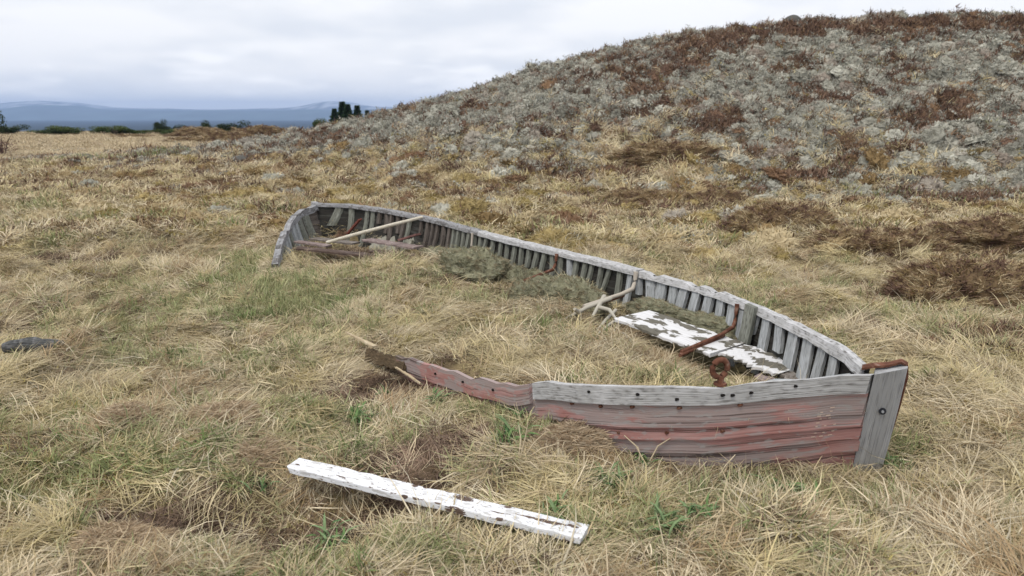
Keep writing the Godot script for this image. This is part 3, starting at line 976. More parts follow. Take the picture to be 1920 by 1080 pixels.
	while a < 7.1:
		var s := Shape.new()
		var rings := []
		for i in 5:
			var d := lerpf(0.03, 0.42, i / 4.0)
			rings.append([near_pt(a, d, -0.018), near_pt(a + 0.07, d, -0.018), near_pt(a + 0.066, d, -0.046), near_pt(a + 0.004, d, -0.046)])
		s.sweep(rings, [0, 0.1, 0.2, 0.3, 0.4], [0.0, 0.03, 0.06, 0.18, 0.21])
		put("rib", s.mesh(), grey if rng.randf() < 0.4 else mossy, boat)
		a += 0.13
	# stem: a grey board face with an iron band round its front edge, and the stern post
	var st := [Vector3(1.572, 0.505, -2.915), Vector3(1.742, 0.515, -2.965), Vector3(1.735, -0.06, -3.06), Vector3(1.615, -0.06, -3.09)]
	var back := Vector3(0.045, 0, -0.085)
	var s := Shape.new()
	var rings := []
	for i in 7:
		var t := i / 6.0
		var l: Vector3 = st[0].lerp(st[3], t)
		var r: Vector3 = st[1].lerp(st[2], t) + Vector3(0.006 * sin(t * 3.0), 0, 0)
		rings.append([l, r - (r - l) * 0.06, r - back * -0.06, r + back, l + back])
	s.sweep(rings, [0.0, 0.03, 0.06, 0.09, 0.12, 0.15, 0.18], [0.0, 0.16, 0.18, 0.26, 0.40, 0.48])
	var stem := put("stem_post", s.mesh(), wood_mat("stem wood", Color(0.32, 0.325, 0.335), Color(0.16, 0.16, 0.165), Color(0.43, 0.435, 0.45)), boat)
	s = Shape.new()
	var path := [Vector3(1.545, 0.516, -2.975), Vector3(1.60, 0.522, -2.985), Vector3(1.67, 0.522, -2.995), Vector3(1.735, 0.532, -3.01), Vector3(1.768, 0.515, -3.02), Vector3(1.782, 0.46, -3.03), Vector3(1.778, 0.30, -3.055), Vector3(1.768, 0.10, -3.09), Vector3(1.76, -0.06, -3.12)]
	rings = []
	var us := []
	for i in path.size():
		var t: Vector3 = (path[mini(i + 1, path.size() - 1)] - path[maxi(i - 1, 0)]).normalized()
		var side := Vector3(0.47, 0, -0.88)
		var nrm := t.cross(side).normalized() * 0.005
		side *= 0.026
		rings.append([path[i] - side + nrm, path[i] + side + nrm, path[i] + side - nrm, path[i] - side - nrm])
		us.append(i * 0.1)
	s.sweep(rings, us, [0, 0.1, 0.13, 0.23, 0.26])
	put("iron_band", s.mesh(), iron, stem)
	s = Shape.new()
	var bolt := Vector3(1.668, 0.305, -2.99)
	tube(s, [bolt + Vector3(0, 0, -0.02), bolt + Vector3(-0.004, 0, 0.012)], [0.017, 0.016], 10)
	put("bolt", s.mesh(), mat("dark iron", Color(0.02, 0.022, 0.028), 0.6), stem)
	s = Shape.new()
	tube(s, [bolt + Vector3(-0.004, 0, 0.010), bolt + Vector3(-0.005, 0, 0.016)], [0.007, 0.006], 8)
	put("bolt_head", s.mesh(), mat("worn iron", Color(0.25, 0.26, 0.28), 0.5), stem)
	s = Shape.new()
	rings = []
	for i in 5:
		var d := lerpf(-0.03, 0.45, i / 4.0)
		var c := boat_point(7.29 - 0.18 * d, 0.0, 0.5 - d)
		rings.append([c - PX * 0.035 - AX * 0.04, c + PX * 0.035 - AX * 0.04, c + PX * 0.025 + AX * 0.05, c - PX * 0.025 + AX * 0.05])
	s.sweep(rings, [0, 0.04, 0.08, 0.12, 0.16], [0, 0.1, 0.2, 0.3, 0.4])
	put("stern_post", s.mesh(), rail, boat)
	# breasthook between the rails at the bow
	s = Shape.new()
	rings = []
	for i in 4:
		var aa := 0.06 + i * 0.075
		var pn := slut(NEAR_A, NEAR_P, aa) + 0.035
		var pf := slut(FAR_A, FAR_P, aa) - 0.05
		var m := minf(pf, pn + 0.10 + 0.02 * i) if i > 1 else pf
		rings.append([boat_point(aa, pn, 0.425), boat_point(aa, m, 0.42), boat_point(aa, m, 0.44), boat_point(aa, pn, 0.445)])
	s.sweep(rings, [0, 0.05, 0.1, 0.15], [0, 0.1, 0.15, 0.25, 0.3])
	put("breasthook", s.mesh(), grey, boat)
	# nail heads and holes along the near rail and planks
	var dark := mat("nail hole", Color(0.014, 0.012, 0.011), 1.0)
	for q in [[0.16, 0.030, 0.022], [0.27, 0.045, 0.022], [0.315, 0.05, 0.022], [0.34, 0.046, 0.022], [0.60, 0.035, 0.02], [0.80, 0.03, 0.02], [0.47, 0.06, 0.022], [1.35, 0.05, 0.018], [1.6, 0.05, 0.018], [1.85, 0.05, 0.018]]:
		s = Shape.new()
		var c := near_pt(q[0], q[1], 0.006)
		tube(s, [c, c + (near_pt(q[0], q[1], 0.0175 + q[1] * 0.1) - c)], [0.0075, 0.007], 8)
		put("nail_hole", s.mesh(), dark, boat)
	for q in [[0.30, 0.103], [0.47, 0.106], [0.63, 0.10], [0.76, 0.105], [0.90, 0.102], [0.52, 0.235], [0.70, 0.24], [0.35, 0.232]]:
		s = Shape.new()
		var c := near_pt(q[0], q[1], -0.004)
		tube(s, [c, near_pt(q[0], q[1], 0.0155)], [0.009, 0.0075], 7)
		put("nail", s.mesh(), iron, boat)
	# pale flecks of draught marks by the stem
	var chalk := mat("pale paint", Color(0.55, 0.42, 0.34), 0.9)
	for row in 9:
		for col in 3:
			if rng.randf() < 0.25: continue
			var aa := 0.035 + col * 0.022 + row * 0.003
			var d := 0.155 + row * 0.019
			s = Shape.new()
			var base := 0.0
			for c in cuts:
				if d >= c[0] and d <= c[1] + 0.001: base = 0.022 * (d - c[0]) / (c[1] - c[0])
			var wd := 0.010 if row % 2 == 0 else 0.006
			s.face([near_pt(aa, d, base + 0.003), near_pt(aa + wd, d, base + 0.003), near_pt(aa + wd, d + 0.005, base + 0.004), near_pt(aa, d + 0.005, base + 0.004)])
			put("draught_mark", s.mesh(), chalk, boat)
	# ring bolt on the near rail
	s = Shape.new()
	var eye := Vector3(0.915, 0.515, -2.965)
	var pts := []
	var rad := []
	for i in 19:
		var g := -PI / 2 + 0.35 + (TAU - 0.7) * i / 18.0
		pts.append(eye + Vector3(cos(g) * 0.036, sin(g) * 0.040, cos(g) * -0.012))
		rad.append(0.0135)
	tube(s, pts, rad, 8)
	tube(s, [eye + Vector3(0.006, -0.036, 0), eye + Vector3(0.008, -0.065, 0.0), eye + Vector3(0.006, -0.11, 0.0)], [0.017, 0.014, 0.013], 8)
	tube(s, [eye + Vector3(0.006, -0.066, 0), eye + Vector3(0.006, -0.076, 0)], [0.028, 0.030], 10)
	put("ring_bolt", s.mesh(), iron, boat)
	# bent iron knees that once held the thwarts
	var pale := mat("flaking pale paint", Color(0.38, 0.34, 0.29), 0.9)
	for q in [[4.63, 0.425, 0.25, 0.42, 0.32, 0.012, 1], [3.32, 0.41, 0.27, 0.42, 0.32, 0.013, 0], [2.34, 0.425, 0.29, 0.60, 0.10, 0.016, 2], [1.25, 0.435, 0.285, 0.60, 0.02, 0.012, 0]]:
		s = Shape.new()
		var aa: float = q[0]
		var pf := slut(FAR_A, FAR_P, aa) - 0.065
		var r: float = q[5]
		tube(s, [boat_point(aa, pf - 0.01, q[1]), boat_point(aa, pf - 0.015, q[1] - 0.06), boat_point(aa - 0.01, pf - 0.03, q[2] + 0.05), boat_point(aa - 0.02, pf - 0.06, q[2] + 0.01), boat_point(aa - 0.05, pf - 0.2, q[2] - 0.005), boat_point(aa - 0.09, pf - q[3], q[2] - 0.03)], [r * 1.2, r, r, r * 1.1, r, r * 0.9], 7)
		put("iron_knee", s.mesh(), [iron, pale, pale][q[6]] if q[6] != 2 else pale, boat)
		if q[6] == 2 or q[0] < 1.5:
			s = Shape.new()
			tube(s, [boat_point(aa - 0.03, pf - 0.16, q[2] - 0.022), boat_point(aa - 0.1, pf - q[3] - 0.02, q[2] - 0.045)], [0.015, 0.013], 6)
			put("iron_rod", s.mesh(), iron, boat)
	# a short upright post stub beside the foremost knee
	s = Shape.new()
	rings = []
	for i in 3:
		var d := lerpf(-0.02, 0.26, i / 2.0)
		rings.append([far_pt(1.06, d, 0.05), far_pt(1.16, d, 0.05), far_pt(1.16, d, 0.085), far_pt(1.06, d, 0.085)])
	s.sweep(rings, [0, 0.1, 0.2], [0, 0.1, 0.14, 0.24, 0.28])
	put("post_stub", s.mesh(), mossy, boat)
	for c in boat.get_children(): c.position = shift
	return boat

func hull_details() -> void:
	var bare := wood_mat("bare grey wood", Color(0.15, 0.13, 0.115), Color(0.05, 0.042, 0.036), Color(0.25, 0.23, 0.215))
	var brown := wood_mat("rotten brown wood", Color(0.085, 0.06, 0.05), Color(0.028, 0.02, 0.016), Color(0.17, 0.13, 0.115))
	var pinkish := wood_mat("faded pink wood", Color(0.20, 0.155, 0.145), Color(0.07, 0.05, 0.045), Color(0.30, 0.25, 0.24))
	var patchy := wood_mat("half peeled white paint", Color(0.13, 0.12, 0.10), Color(0.045, 0.04, 0.032), Color(0.22, 0.21, 0.19), 0.60, Color(0.64, 0.64, 0.66), 0.8)
	# the white plank on the grass in front
	var fl := noise("plank flakes", 0.03, 3)
	var fg := noise("plank grain", 0.05, 3)
	var plank_paint := mat("white plank paint", Color(1, 1, 1), 0.75)
	plank_paint.albedo_texture = picture(1024, 96, func(x, y):
		var u: float = x / 1024.0
		var v: float = y / 96.0
		var wob := fl.get_noise_2d(x * 1.2, y * 2.4)
		var gr := fg.get_noise_2d(x * 0.15, y * 3.0)
		var f := 0.0
		for q in [[0.585, 0.80, 0.040, 0.22], [0.53, 0.98, 0.012, 0.08], [0.80, 0.52, 0.05, 0.10], [0.86, 0.55, 0.05, 0.14], [0.92, 0.62, 0.022, 0.13], [0.42, 0.93, 0.012, 0.10], [0.455, 0.96, 0.012, 0.10], [0.19, 0.20, 0.022, 0.07], [0.72, 0.92, 0.012, 0.12], [0.71, 0.35, 0.035, 0.05], [0.02, 0.35, 0.008, 0.1], [0.995, 0.4, 0.01, 0.3], [0.35, 0.02, 0.02, 0.06]]:
			var e: float = pow((u - q[0]) / q[2], 2) + pow((v - q[1]) / q[3], 2)
			f = maxf(f, 1.0 - e)
		f = step01(-0.12, 0.1, f - 0.25 + wob * 0.9) if f > 0.0 else step01(0.50, 0.56, wob)
		var white := Color(0.68, 0.695, 0.735).lerp(Color(0.45, 0.45, 0.46), clampf(gr * 1.1 + wob * 0.7, 0, 1))
		return white.lerp(Color(0.34, 0.325, 0.30), 0.6 * step01(0.12, 0.45, fl.get_noise_2d(x * 0.5 + 400.0, y * 1.0))).lerp(Color(0.075, 0.05, 0.04).lerp(Color(0.16, 0.12, 0.10), clampf(gr + 0.4, 0, 1)), f))
	plank_paint.uv1_scale = Vector3(0.70, 10.6, 1)
	plank_paint.uv1_offset = Vector3(0, -1.38, 0)
	var p0 := Vector3(-0.985, 0.075, -2.955)
	var p1 := Vector3(0.285, 0.055, -2.435)
	lay("white_plank", "long white painted plank with brown flaked spots lying on grass before the boat", "plank", p0, p1, 0.098, 0.028, plank_paint, 0.004, 0.10)
	# white boards inside the bow
	lay2("white_board", "larger white peeling board inside the bow behind the rusty rod", "board", boat_point(1.84, 0.32, 0.262), boat_point(1.06, 0.36, 0.225), 0.34, 0.02, patchy, 0.010)
	lay2("white_board", "smaller white peeling board inside the bow beside the stem end of the boat", "board", boat_point(1.04, 0.38, 0.232), boat_point(0.66, 0.38, 0.215), 0.26, 0.018, patchy, 0.022)
	lay2("broken_board", "short broken brown board propped beneath the white board's bow end", "board", boat_point(0.90, 0.50, 0.22), boat_point(0.55, 0.30, 0.20), 0.10, 0.02, bare, 0.014)
	lay2("broken_board", "pale narrow broken board lying lowest inside the bow near the stem", "board", boat_point(0.72, 0.18, 0.205), boat_point(0.42, 0.20, 0.20), 0.07, 0.018, pinkish, 0.012)
	# the pale pole across the stern
	var s := Shape.new()
	var a := Vector3(-1.92, 0.315, -7.27)
	var b := Vector3(-0.985, 0.505, -7.80)
	tube(s, [a - a, (b - a) * 0.3 + Vector3(0, 0.006, 0), (b - a) * 0.7 + Vector3(0, 0.004, 0), b - a], [0.016, 0.019, 0.019, 0.017], 8)
	tag(put("pole", s.mesh(), wood_mat("pale pole wood", Color(0.50, 0.46, 0.38), Color(0.26, 0.22, 0.17), Color(0.60, 0.57, 0.50))), "thin pale pole laid across the stern onto the far rail", "pole")
	get_node("pole").position = a
	# loose boards in the stern
	lay2("loose_board", "long dark rotten board lying along the stern's open side", "board", boat_point(6.15, -0.62, 0.17), boat_point(5.35, -0.05, 0.145), 0.13, 0.022, brown, 0.014)
	lay2("loose_board", "faded pink board below the far rail beyond the pole's end", "board", boat_point(6.10, 0.18, 0.19), boat_point(5.25, 0.42, 0.20), 0.16, 0.02, pinkish, 0.014)
	lay2("loose_board", "dark board tipped on the straw at the stern's middle", "board", boat_point(5.75, 0.10, 0.12), boat_point(5.0, 0.36, 0.15), 0.12, 0.02, brown, 0.012)
	lay2("loose_board", "grey board lying deepest in the stern under the pole", "board", boat_point(6.75, -0.22, 0.15), boat_point(6.1, 0.05, 0.16), 0.14, 0.02, bare, 0.012)
	lay2("loose_board", "small grey board on the straw inside the stern's left quarter", "board", boat_point(6.45, -0.52, 0.185), boat_point(6.0, -0.30, 0.18), 0.10, 0.02, pinkish, 0.012)
	lay2("red_board", "short red painted board leaning under the stern's far rail", "board", boat_point(6.62, 0.16, 0.19), boat_point(6.45, 0.26, 0.38), 0.05, 0.02, mat("old red paint", Color(0.16, 0.055, 0.042)), 0.004)
	lay2("red_board", "pinkish red broken board end under the pole at the far rail", "board", boat_point(5.72, 0.44, 0.22), boat_point(5.45, 0.52, 0.31), 0.09, 0.02, mat("faded red paint", Color(0.18, 0.095, 0.085)), 0.008)
	# splinters at the broken near end
	var straw_wood := wood_mat("fresh split wood", Color(0.42, 0.34, 0.23), Color(0.20, 0.14, 0.08), Color(0.52, 0.45, 0.33))
	lay2("splinter", "pale sharp splinter of plank pointing out of the broken near side", "splinter", near_pt(2.50, 0.0) + Vector3(0, 0.015, 0), near_pt(2.98, 0.0) + Vector3(-0.01, 0.025, -0.04), 0.035, 0.014, straw_wood, 0.003, 0.8)
	lay2("splinter", "pale splinter leaning on soil under the red broken plank", "splinter", near_pt(2.22, 0.08, 0.03), near_pt(1.92, 0.12, 0.08), 0.02, 0.012, straw_wood, 0.002, 0.4)
	lay2("plank_end", "mossy brown rotten plank end between splinter and red strake", "plank", near_pt(2.62, 0.055, 0.0), near_pt(2.14, 0.065, 0.012), 0.085, 0.02, wood_mat("mossy rotten wood", Color(0.085, 0.062, 0.038), Color(0.03, 0.022, 0.016), Color(0.15, 0.11, 0.07)), 0.010, 0.2, 1.25)
	# broken branches by the white board
	var bleached := mat("bleached branch", Color(0.36, 0.34, 0.29))
	var k := 0
	for q in [[1130, 2.20, 0.44, 0.30, 2.28, 0.02, 0.16, "long bleached branch reaching onto straw beside the iron knee", 0.017], [0, 2.10, 0.40, 0.24, 2.02, 0.12, 0.12, "bleached forked branch under the long one beside the iron knee", 0.013], [0, 1.98, 0.34, 0.22, 1.80, -0.05, 0.20, "thin bleached branch lying toward the near rail from the branch pile", 0.010], [0, 2.26, 0.20, 0.15, 2.20, 0.10, 0.27, "short pale stump of branch standing at the branch pile's end", 0.022], [0, 2.16, 0.30, 0.26, 1.90, 0.22, 0.25, "grey crooked branch lying across the branch pile's top", 0.016], [0, 2.32, 0.48, 0.28, 2.12, 0.20, 0.22, "dark knobbly branch beneath the iron knee's end", 0.02], [0, 1.86, 0.16, 0.19, 1.52, 0.02, 0.21, "thin curved branch on the straw in front of the white board", 0.009]]:
		s = Shape.new()
		var c0 := boat_point(q[1], q[2], q[3])
		var c1 := boat_point(q[4], q[5], q[6])
		var mid := (c1 - c0) * 0.5 + Vector3(0.01, 0.025, 0.01)
		tube(s, [Vector3.ZERO, mid, c1 - c0], [q[8], q[8] * 0.9, q[8] * 0.55], 6)
		var o := put("dead_branch", s.mesh(), bleached)
		o.position = c0
		tag(o, q[7], "branch", "dead branches inside the boat")
		k += 1
	# driftwood log by the left edge
	s = Shape.new()
	var lp := []
	var lr := []
	for i in 9:
		var t := i / 8.0
		lp.append(Vector3(lerpf(-0.17, 0.17, t), 0.025 + 0.012 * sin(t * 5.0), lerpf(0.05, -0.06, t)))
		lr.append(0.050 * (0.55 + 0.45 * sin(PI * clampf(t * 0.9 + 0.08, 0, 1))) * (1.0 + 0.12 * sin(t * 17.0)))
	tube(s, lp, lr, 9)
	var log := put("weathered_log", s.mesh(), wood_mat("grey log wood", Color(0.075, 0.077, 0.078), Color(0.02, 0.02, 0.02), Color(0.17, 0.17, 0.175)))
	log.position = Vector3(-3.24, height(-3.24, -4.6) + 0.03, -4.6)
	tag(log, "short weathered grey log half sunk in grass, apart from the boat", "log")

func lay(called: String, label: String, category: String, p0: Vector3, p1: Vector3, w: float, th: float, m: Material, ragged := 0.006, lift := 0.0) -> MeshInstance3D:
	# rests on the ground under its two ends and its middle
	var o := lay2(called, label, category, p0, p1, w, th, m, ragged)
	var most := -1.0
	for i in 9:
		var q := p0.lerp(p1, i / 8.0)
		most = maxf(most, height(q.x, q.z) - q.y)
	o.position.y += most * 0.6 + 0.004
	return o

func lay2(called: String, label: String, category: String, p0: Vector3, p1: Vector3, w: float, th: float, m: Material, ragged := 0.006, taper := 0.0, roll := 0.0) -> MeshInstance3D:
	var o := put(called, board_mesh(p0.distance_to(p1), w, th, ragged, 0.0, taper), m)
	var x := (p1 - p0).normalized()
	var z := x.cross(Vector3.UP).normalized()
	var y := z.cross(x)
	o.transform = Transform3D(Basis(x, y, z).rotated(x, roll), (p0 + p1) * 0.5)
	tag(o, label, category)
	return o

# ---------------------------------------------------------------- plants and mounds
func fuzz_mesh(seed_: int, rx: float, ry: float, rz: float, blades: int, l0: float, l1: float, width: float, tones: Array, droop := 0.4) -> ArrayMesh:
	var r := RandomNumberGenerator.new()
	r.seed = seed_
	var s := Shape.new()
	for b in blades:
		var g := r.randf() * TAU
		var up := r.randf_range(-0.12, 1.0)
		var f := sqrt(maxf(1.0 - up * up, 0.0))
		var lump := 1.0 + 0.22 * sin(g * 3.0 + 3.0) * f + 0.06 * sin(g * 7.0 + f * 9.0)
		var p := Vector3(cos(g) * f * rx * lump, up * ry * (1.0 + 0.18 * sin(f * 8.0 + g * 2.0)), sin(g) * f * rz * lump)
		var n := Vector3(p.x / rx / rx, up / ry + 0.2, p.z / rz / rz).normalized()
		var d := (n + Vector3(r.randfn(0, 0.55), r.randfn(0, 0.3), r.randfn(0, 0.55))).normalized()
		var l := r.randf_range(l0, l1)
		var side := d.cross(Vector3(r.randfn(), r.randfn(), r.randfn())).normalized() * width * r.randf_range(0.6, 1.2)
		var col: Color = tones[r.randi() % tones.size()] * r.randf_range(0.75, 1.25)
		var q := s.v.size()
		s.vert(p - d * l * 0.3 - side, n, Vector2.ZERO, col)
		s.vert(p - d * l * 0.3 + side, n, Vector2.ZERO, col)
		var tip := p + d * l * 0.7 + Vector3(d.x, -droop, d.z) * l * droop * 0.4
		s.vert(p + d * l * 0.3 + side * 0.8, n, Vector2.ZERO, col)
		s.vert(tip, n, Vector2.ZERO, col)
		s.ix.append_array([q, q + 1, q + 2, q, q + 2, q + 3])
	return s.mesh(true, false)

func dome_mesh(seed_: int, rx: float, ry: float, rz: float) -> ArrayMesh:
	var s := Shape.new()
	var rows := 9
	var cols := 22
	for j in rows + 1:
		var t := j / float(rows) * PI * 0.56
		for i in cols + 1:
			var g := TAU * i / cols
			var lump := 1.0 + 0.22 * sin(g * 3.0 + 3.0) * sin(t)
			s.vert(Vector3(cos(g) * sin(t) * rx * lump, cos(t) * ry, sin(g) * sin(t) * rz * lump), Vector3(cos(g) * sin(t) / rx, cos(t) / ry, sin(g) * sin(t) / rz).normalized())
	for j in rows:
		for i in cols:
			var q := j * (cols + 1) + i
			s.quad(q, q + 1, q + cols + 2, q + cols + 1)
	return s.mesh()

func mound(called: String, label: String, category: String, group: String, x: float, z: float, rx: float, ry: float, rz: float, turn: float, core: Mesh, core_m: Material, fz: Mesh, fz_m: Material, sink := 0.0, base := -99.0) -> void:
	var y := height(x, z) if base < -90.0 else base
	var t := thing(called, label, category, Vector3(x, y - sink, z), turn, group)
	t.scale = Vector3(rx, ry, rz)
	put("mound", core, core_m, t)
	put({"moss": "moss_fuzz", "heather": "twigs", "grass": "blades"}.get(category, "blades"), fz, fz_m, t)

func build_plants() -> void:
	var gm := grass_mat("plant leaves", 0.4)
	var fm := grass_mat("cushion fuzz", 0.3)
	# heather mounds near the foot of the hill
	var ht: Array = TONES[4] + [Color(0.20, 0.145, 0.07), Color(0.28, 0.21, 0.11), Color(0.23, 0.17, 0.08), Color(0.36, 0.28, 0.17), Color(0.42, 0.34, 0.22)]
	var hb := []
	for k in 4: hb.append(mound_parts(31 + k, 15000, 0.06, 0.17, 0.0095, ht, Color(0.17, 0.12, 0.07)))
	var list := [
		[3.75, -9.9, 0.62, 0.26, 0.5, "rounded brown heather mound beyond the boat's middle, set in pale straw"],
		[4.15, -8.35, 0.5, 0.20, 0.36, "dark heather mound left of the widest clump, right of the boat"],
		[4.85, -8.5, 0.6, 0.22, 0.4, "wide dark heather clump higher up behind the bow, between two others"],
		[6.0, -8.7, 0.8, 0.2, 0.45, "long low heather clump by the photo's right edge below the grey moss"],
		[4.0, -6.15, 0.55, 0.22, 0.36, "darkest heather mound nearest the bow on the right"],
		[4.45, -6.35, 0.45, 0.2, 0.34, "dark heather mound touching the right side of the darkest one"],
		[2.4, -13.0, 0.7, 0.2, 0.4, "small brown heather clump on straw behind the boat's far rail"],
		[3.7, -12.9, 0.55, 0.2, 0.4, "brown heather clump straight above the rounded brown mound"],
		[-2.3, -16.2, 0.5, 0.22, 0.3, "lone brown heather clump on straw slope behind the boat's stern"],
		[3.6, -16.5, 1.0, 0.3, 0.5, "broad rusty heather clump low on the hillside below grey moss"]]
	for i in list.size():
		var q: Array = list[i]
		mound("heather_mound", q[5], "heather", "heather mounds below the hill", q[0], q[1], q[2] * 1.3, q[3] * 1.7, q[4] * 1.25, rng.randf_range(-0.4, 0.4), hb[i % 4][0], fm, hb[i % 4][1], fm, 0.05)
	var far := [[-17.6, -45, 1.9, 0.75, 1.2, "largest russet heather mound at the far edge of the field"], [-20.5, -46, 1.7, 0.45, 1.1, "low brown heather mound left of the largest russet one"], [-23.5, -55, 2.4, 0.9, 1.5, "dark heather mound with bushes on top at the field's far edge"], [-19.3, -56, 2.6, 0.9, 1.5, "brown heather mound behind the largest russet one"], [-15.6, -54, 2.5, 0.6, 1.5, "pale brown mound between the russet mound and the pines"], [-13.0, -35, 0.65, 0.32, 0.5, "small dark heather clump below the pine trees"], [-28.5, -55, 2.2, 0.4, 1.2, "flat brown mound at the far field's middle edge"]]
	for i in far.size():
		var q: Array = far[i]
		mound("heather_mound", q[5], "heather", "heather mounds at the far edge of the field", q[0], q[1], q[2], q[3], q[4], rng.randf_range(-0.4, 0.4), hb[i % 4][0], fm, hb[i % 4][1], fm, 0.1)
	# moss cushions inside the boat
	var mt := [Color(0.15, 0.145, 0.09), Color(0.21, 0.21, 0.145), Color(0.27, 0.27, 0.20), Color(0.33, 0.325, 0.255), Color(0.24, 0.20, 0.13)]
	var mb := []
	for k in 3: mb.append(mound_parts(41 + k, 12000, 0.05, 0.15, 0.0085, mt, Color(0.19, 0.185, 0.125)))
	var tcore := dome_mesh(5, 0.88, 0.82, 0.88)
	var ml := [[4.0, 0.36, 0.46, 0.20, 0.28, "grey green moss cushion inside the boat nearest the stern knee"], [3.55, 0.58, 0.38, 0.20, 0.18, "moss bank against the far ribs between two iron knees"], [3.0, 0.26, 0.2, 0.14, 0.17, "small round moss cushion with dark underside in the boat's middle"], [2.75, 0.48, 0.46, 0.20, 0.22, "long moss cushion along the far ribs behind the big iron knee"], [4.9, 0.52, 0.35, 0.09, 0.2, "flat moss cushion against the far ribs towards the stern"], [1.95, 0.66, 0.26, 0.09, 0.14, "moss cushion on the white board's stern end by the ribs"], [1.48, 0.69, 0.32, 0.08, 0.14, "dark moss strip on the white board along the far ribs"]]
	for i in ml.size():
		var q: Array = ml[i]
		var at := boat_point(q[0], q[1], 0)
		var y := height(at.x, at.z)
		if q[0] < 2.0: y = 0.245
		mound("moss_cushion", q[5], "moss", "moss cushions inside the boat", at.x, at.z, q[2], q[3], q[4], atan2(-AX.z, AX.x), mb[i % 3][0], fm, mb[i % 3][1], fm, 0.025, y)
	# bleached straw tussocks
	var tt := [Color(0.50, 0.40, 0.28), Color(0.58, 0.48, 0.35), Color(0.42, 0.32, 0.22), Color(0.36, 0.27, 0.18)]
	var tfz := fuzz_mesh(51, 1, 1, 1, 6000, 0.2, 0.55, 0.008, tt, 0.55)
	var tm := mat("straw tussock body", Color(0.34, 0.26, 0.17), 1.0)
	for q in [[-1.96, -3.36, 0.12, 0.085, 0.10, "small domed straw tussock like a haycock, left of the white plank"], [0.32, -3.13, 0.20, 0.11, 0.11, "broad straw tussock heaped against the boat's red planks"], [-1.45, -3.38, 0.20, 0.10, 0.14, "shaggy straw tussock above the white plank's far end"], [-1.22, -3.12, 0.15, 0.08, 0.1, "straw tussock hanging over the soil hollow by the plank"], [-1.55, -2.45, 0.22, 0.09, 0.14, "greyish straw tussock in the photo's bottom left"]]:
		mound("grass_tussock", q[5], "grass", "bleached grass tussocks", q[0], q[1], q[2], q[3], q[4], rng.randf_range(-0.5, 0.5), tcore, tm, tfz, gm, 0.03)
	# green leafy plants
	var leaf := []
	for k in 3:
		var s := Shape.new()
		var l := 0.06 + 0.02 * k
		var col := [Color(0.075, 0.14, 0.06), Color(0.11, 0.18, 0.07), Color(0.16, 0.22, 0.11)][k] as Color
		var wds := [0.3, 0.85, 1.0, 0.6, 0.0]
		var e := 1.25
		var p := Vector3.ZERO
		for i in 5:
			var w: float = wds[i] * 0.0052
			s.vert(p + Vector3(0, 0, -w), Vector3.UP, Vector2.ZERO, col)
			s.vert(p + Vector3(0, -w * 0.4, 0), Vector3.UP, Vector2.ZERO, col * 1.15)
			s.vert(p + Vector3(0, 0, w), Vector3.UP, Vector2.ZERO, col)
			if i > 0:
				var b := i * 3
				s.ix.append_array([b - 3, b - 2, b + 1, b - 3, b + 1, b, b - 2, b - 1, b + 2, b - 2, b + 2, b + 1])
			p += Vector3(cos(e), sin(e), 0) * l / 4
			e -= 0.42
		leaf.append(s.mesh(true, false))
	var pl := [[0.0, -3.10, 1.0, "dark green leafy plant between the soil patch and the broken reed stalks"], [0.05, -3.36, 1.05, "dark green leafy plant growing against the break in the near rail"], [0.43, -2.82, 0.9, "bluish green leafy plant below the dry stalks"], [-0.40, -3.66, 0.8, "bright green plant under the pale splinter by the red plank"], [-0.82, -3.5, 1.0, "yellowish green plant on the bank left of the boat's broken side"], [1.17, -2.76, 1.0, "green leafy plant on straw below the bow's red planks"], [-2.05, -4.35, 0.7, "small dark green plant alone in straw left of the boat"], [0.60, -3.02, 0.7, "green plant at the foot of the hull beside the straw heap"], [0.60, -2.48, 0.9, "green leafy plant right of the white plank's near end"], [-0.72, -2.52, 0.9, "green plant in the hollow below the white plank"], [0.74, -2.52, 0.7, "small green plant right of the one at the plank's near end"], [-1.85, -3.72, 0.7, "small green plant above the haycock shaped tussock"], [-0.75, -3.86, 0.6, "olive green plant on bare soil at the broken side"], [-1.16, -2.96, 0.7, "olive green plant at the far end of the white plank"], [1.78, -3.12, 0.7, "green plant at the foot of the stem post"], [0.18, -2.62, 0.7, "green plant behind the white plank's dark stain"]]
	for q in pl:
		var t := thing("leafy_plant", q[3], "plant", Vector3(q[0], height(q[0], q[1]) + 0.012, q[1]), rng.randf() * TAU, "green plants round the boat")
		for k in 34:
			var o := put("leaf", leaf[rng.randi() % 3], gm, t)
			var sc: float = q[2] * rng.randf_range(0.85, 1.5)
			o.transform = Transform3D(Basis.from_euler(Vector3(rng.randfn(0, 0.25), rng.randf() * TAU, rng.randfn(-0.15, 0.25))).scaled(Vector3(sc, sc, sc)), Vector3(rng.randfn(0, 0.045), 0, rng.randfn(0, 0.035)) * q[2])
	# dry reed stalks fanned out before the hull
	var reed := mat("dry reed", Color(0.48, 0.40, 0.28), 0.8)
	var cl := thing("reed_clump", "fan of broken pale reed stalks on the grass before the hull", "plant", Vector3(0.05, height(0.05, -2.93) + 0.01, -2.93))
	for q in [[0.02, 0.19, 0.02], [0.10, 0.15, 0.03], [0.16, 0.09, 0.02], [0.20, 0.04, 0.05], [-0.12, 0.10, 0.06], [-0.10, 0.05, 0.10], [0.28, 0.02, 0.10], [0.06, 0.03, 0.14], [-0.02, 0.14, -0.06], [-0.2, 0.03, 0.02]]:
		var s := Shape.new()
		tube(s, [Vector3(-0.02 + q[0] * 0.1, -0.01, 0), Vector3(q[0] * 0.5, q[1] * 0.55 + 0.008, q[2] * 0.5), Vector3(q[0], q[1], q[2])], [0.0036, 0.0032, 0.0018], 5)
		put("stalk", s.mesh(), reed, cl)
	var k2 := 0
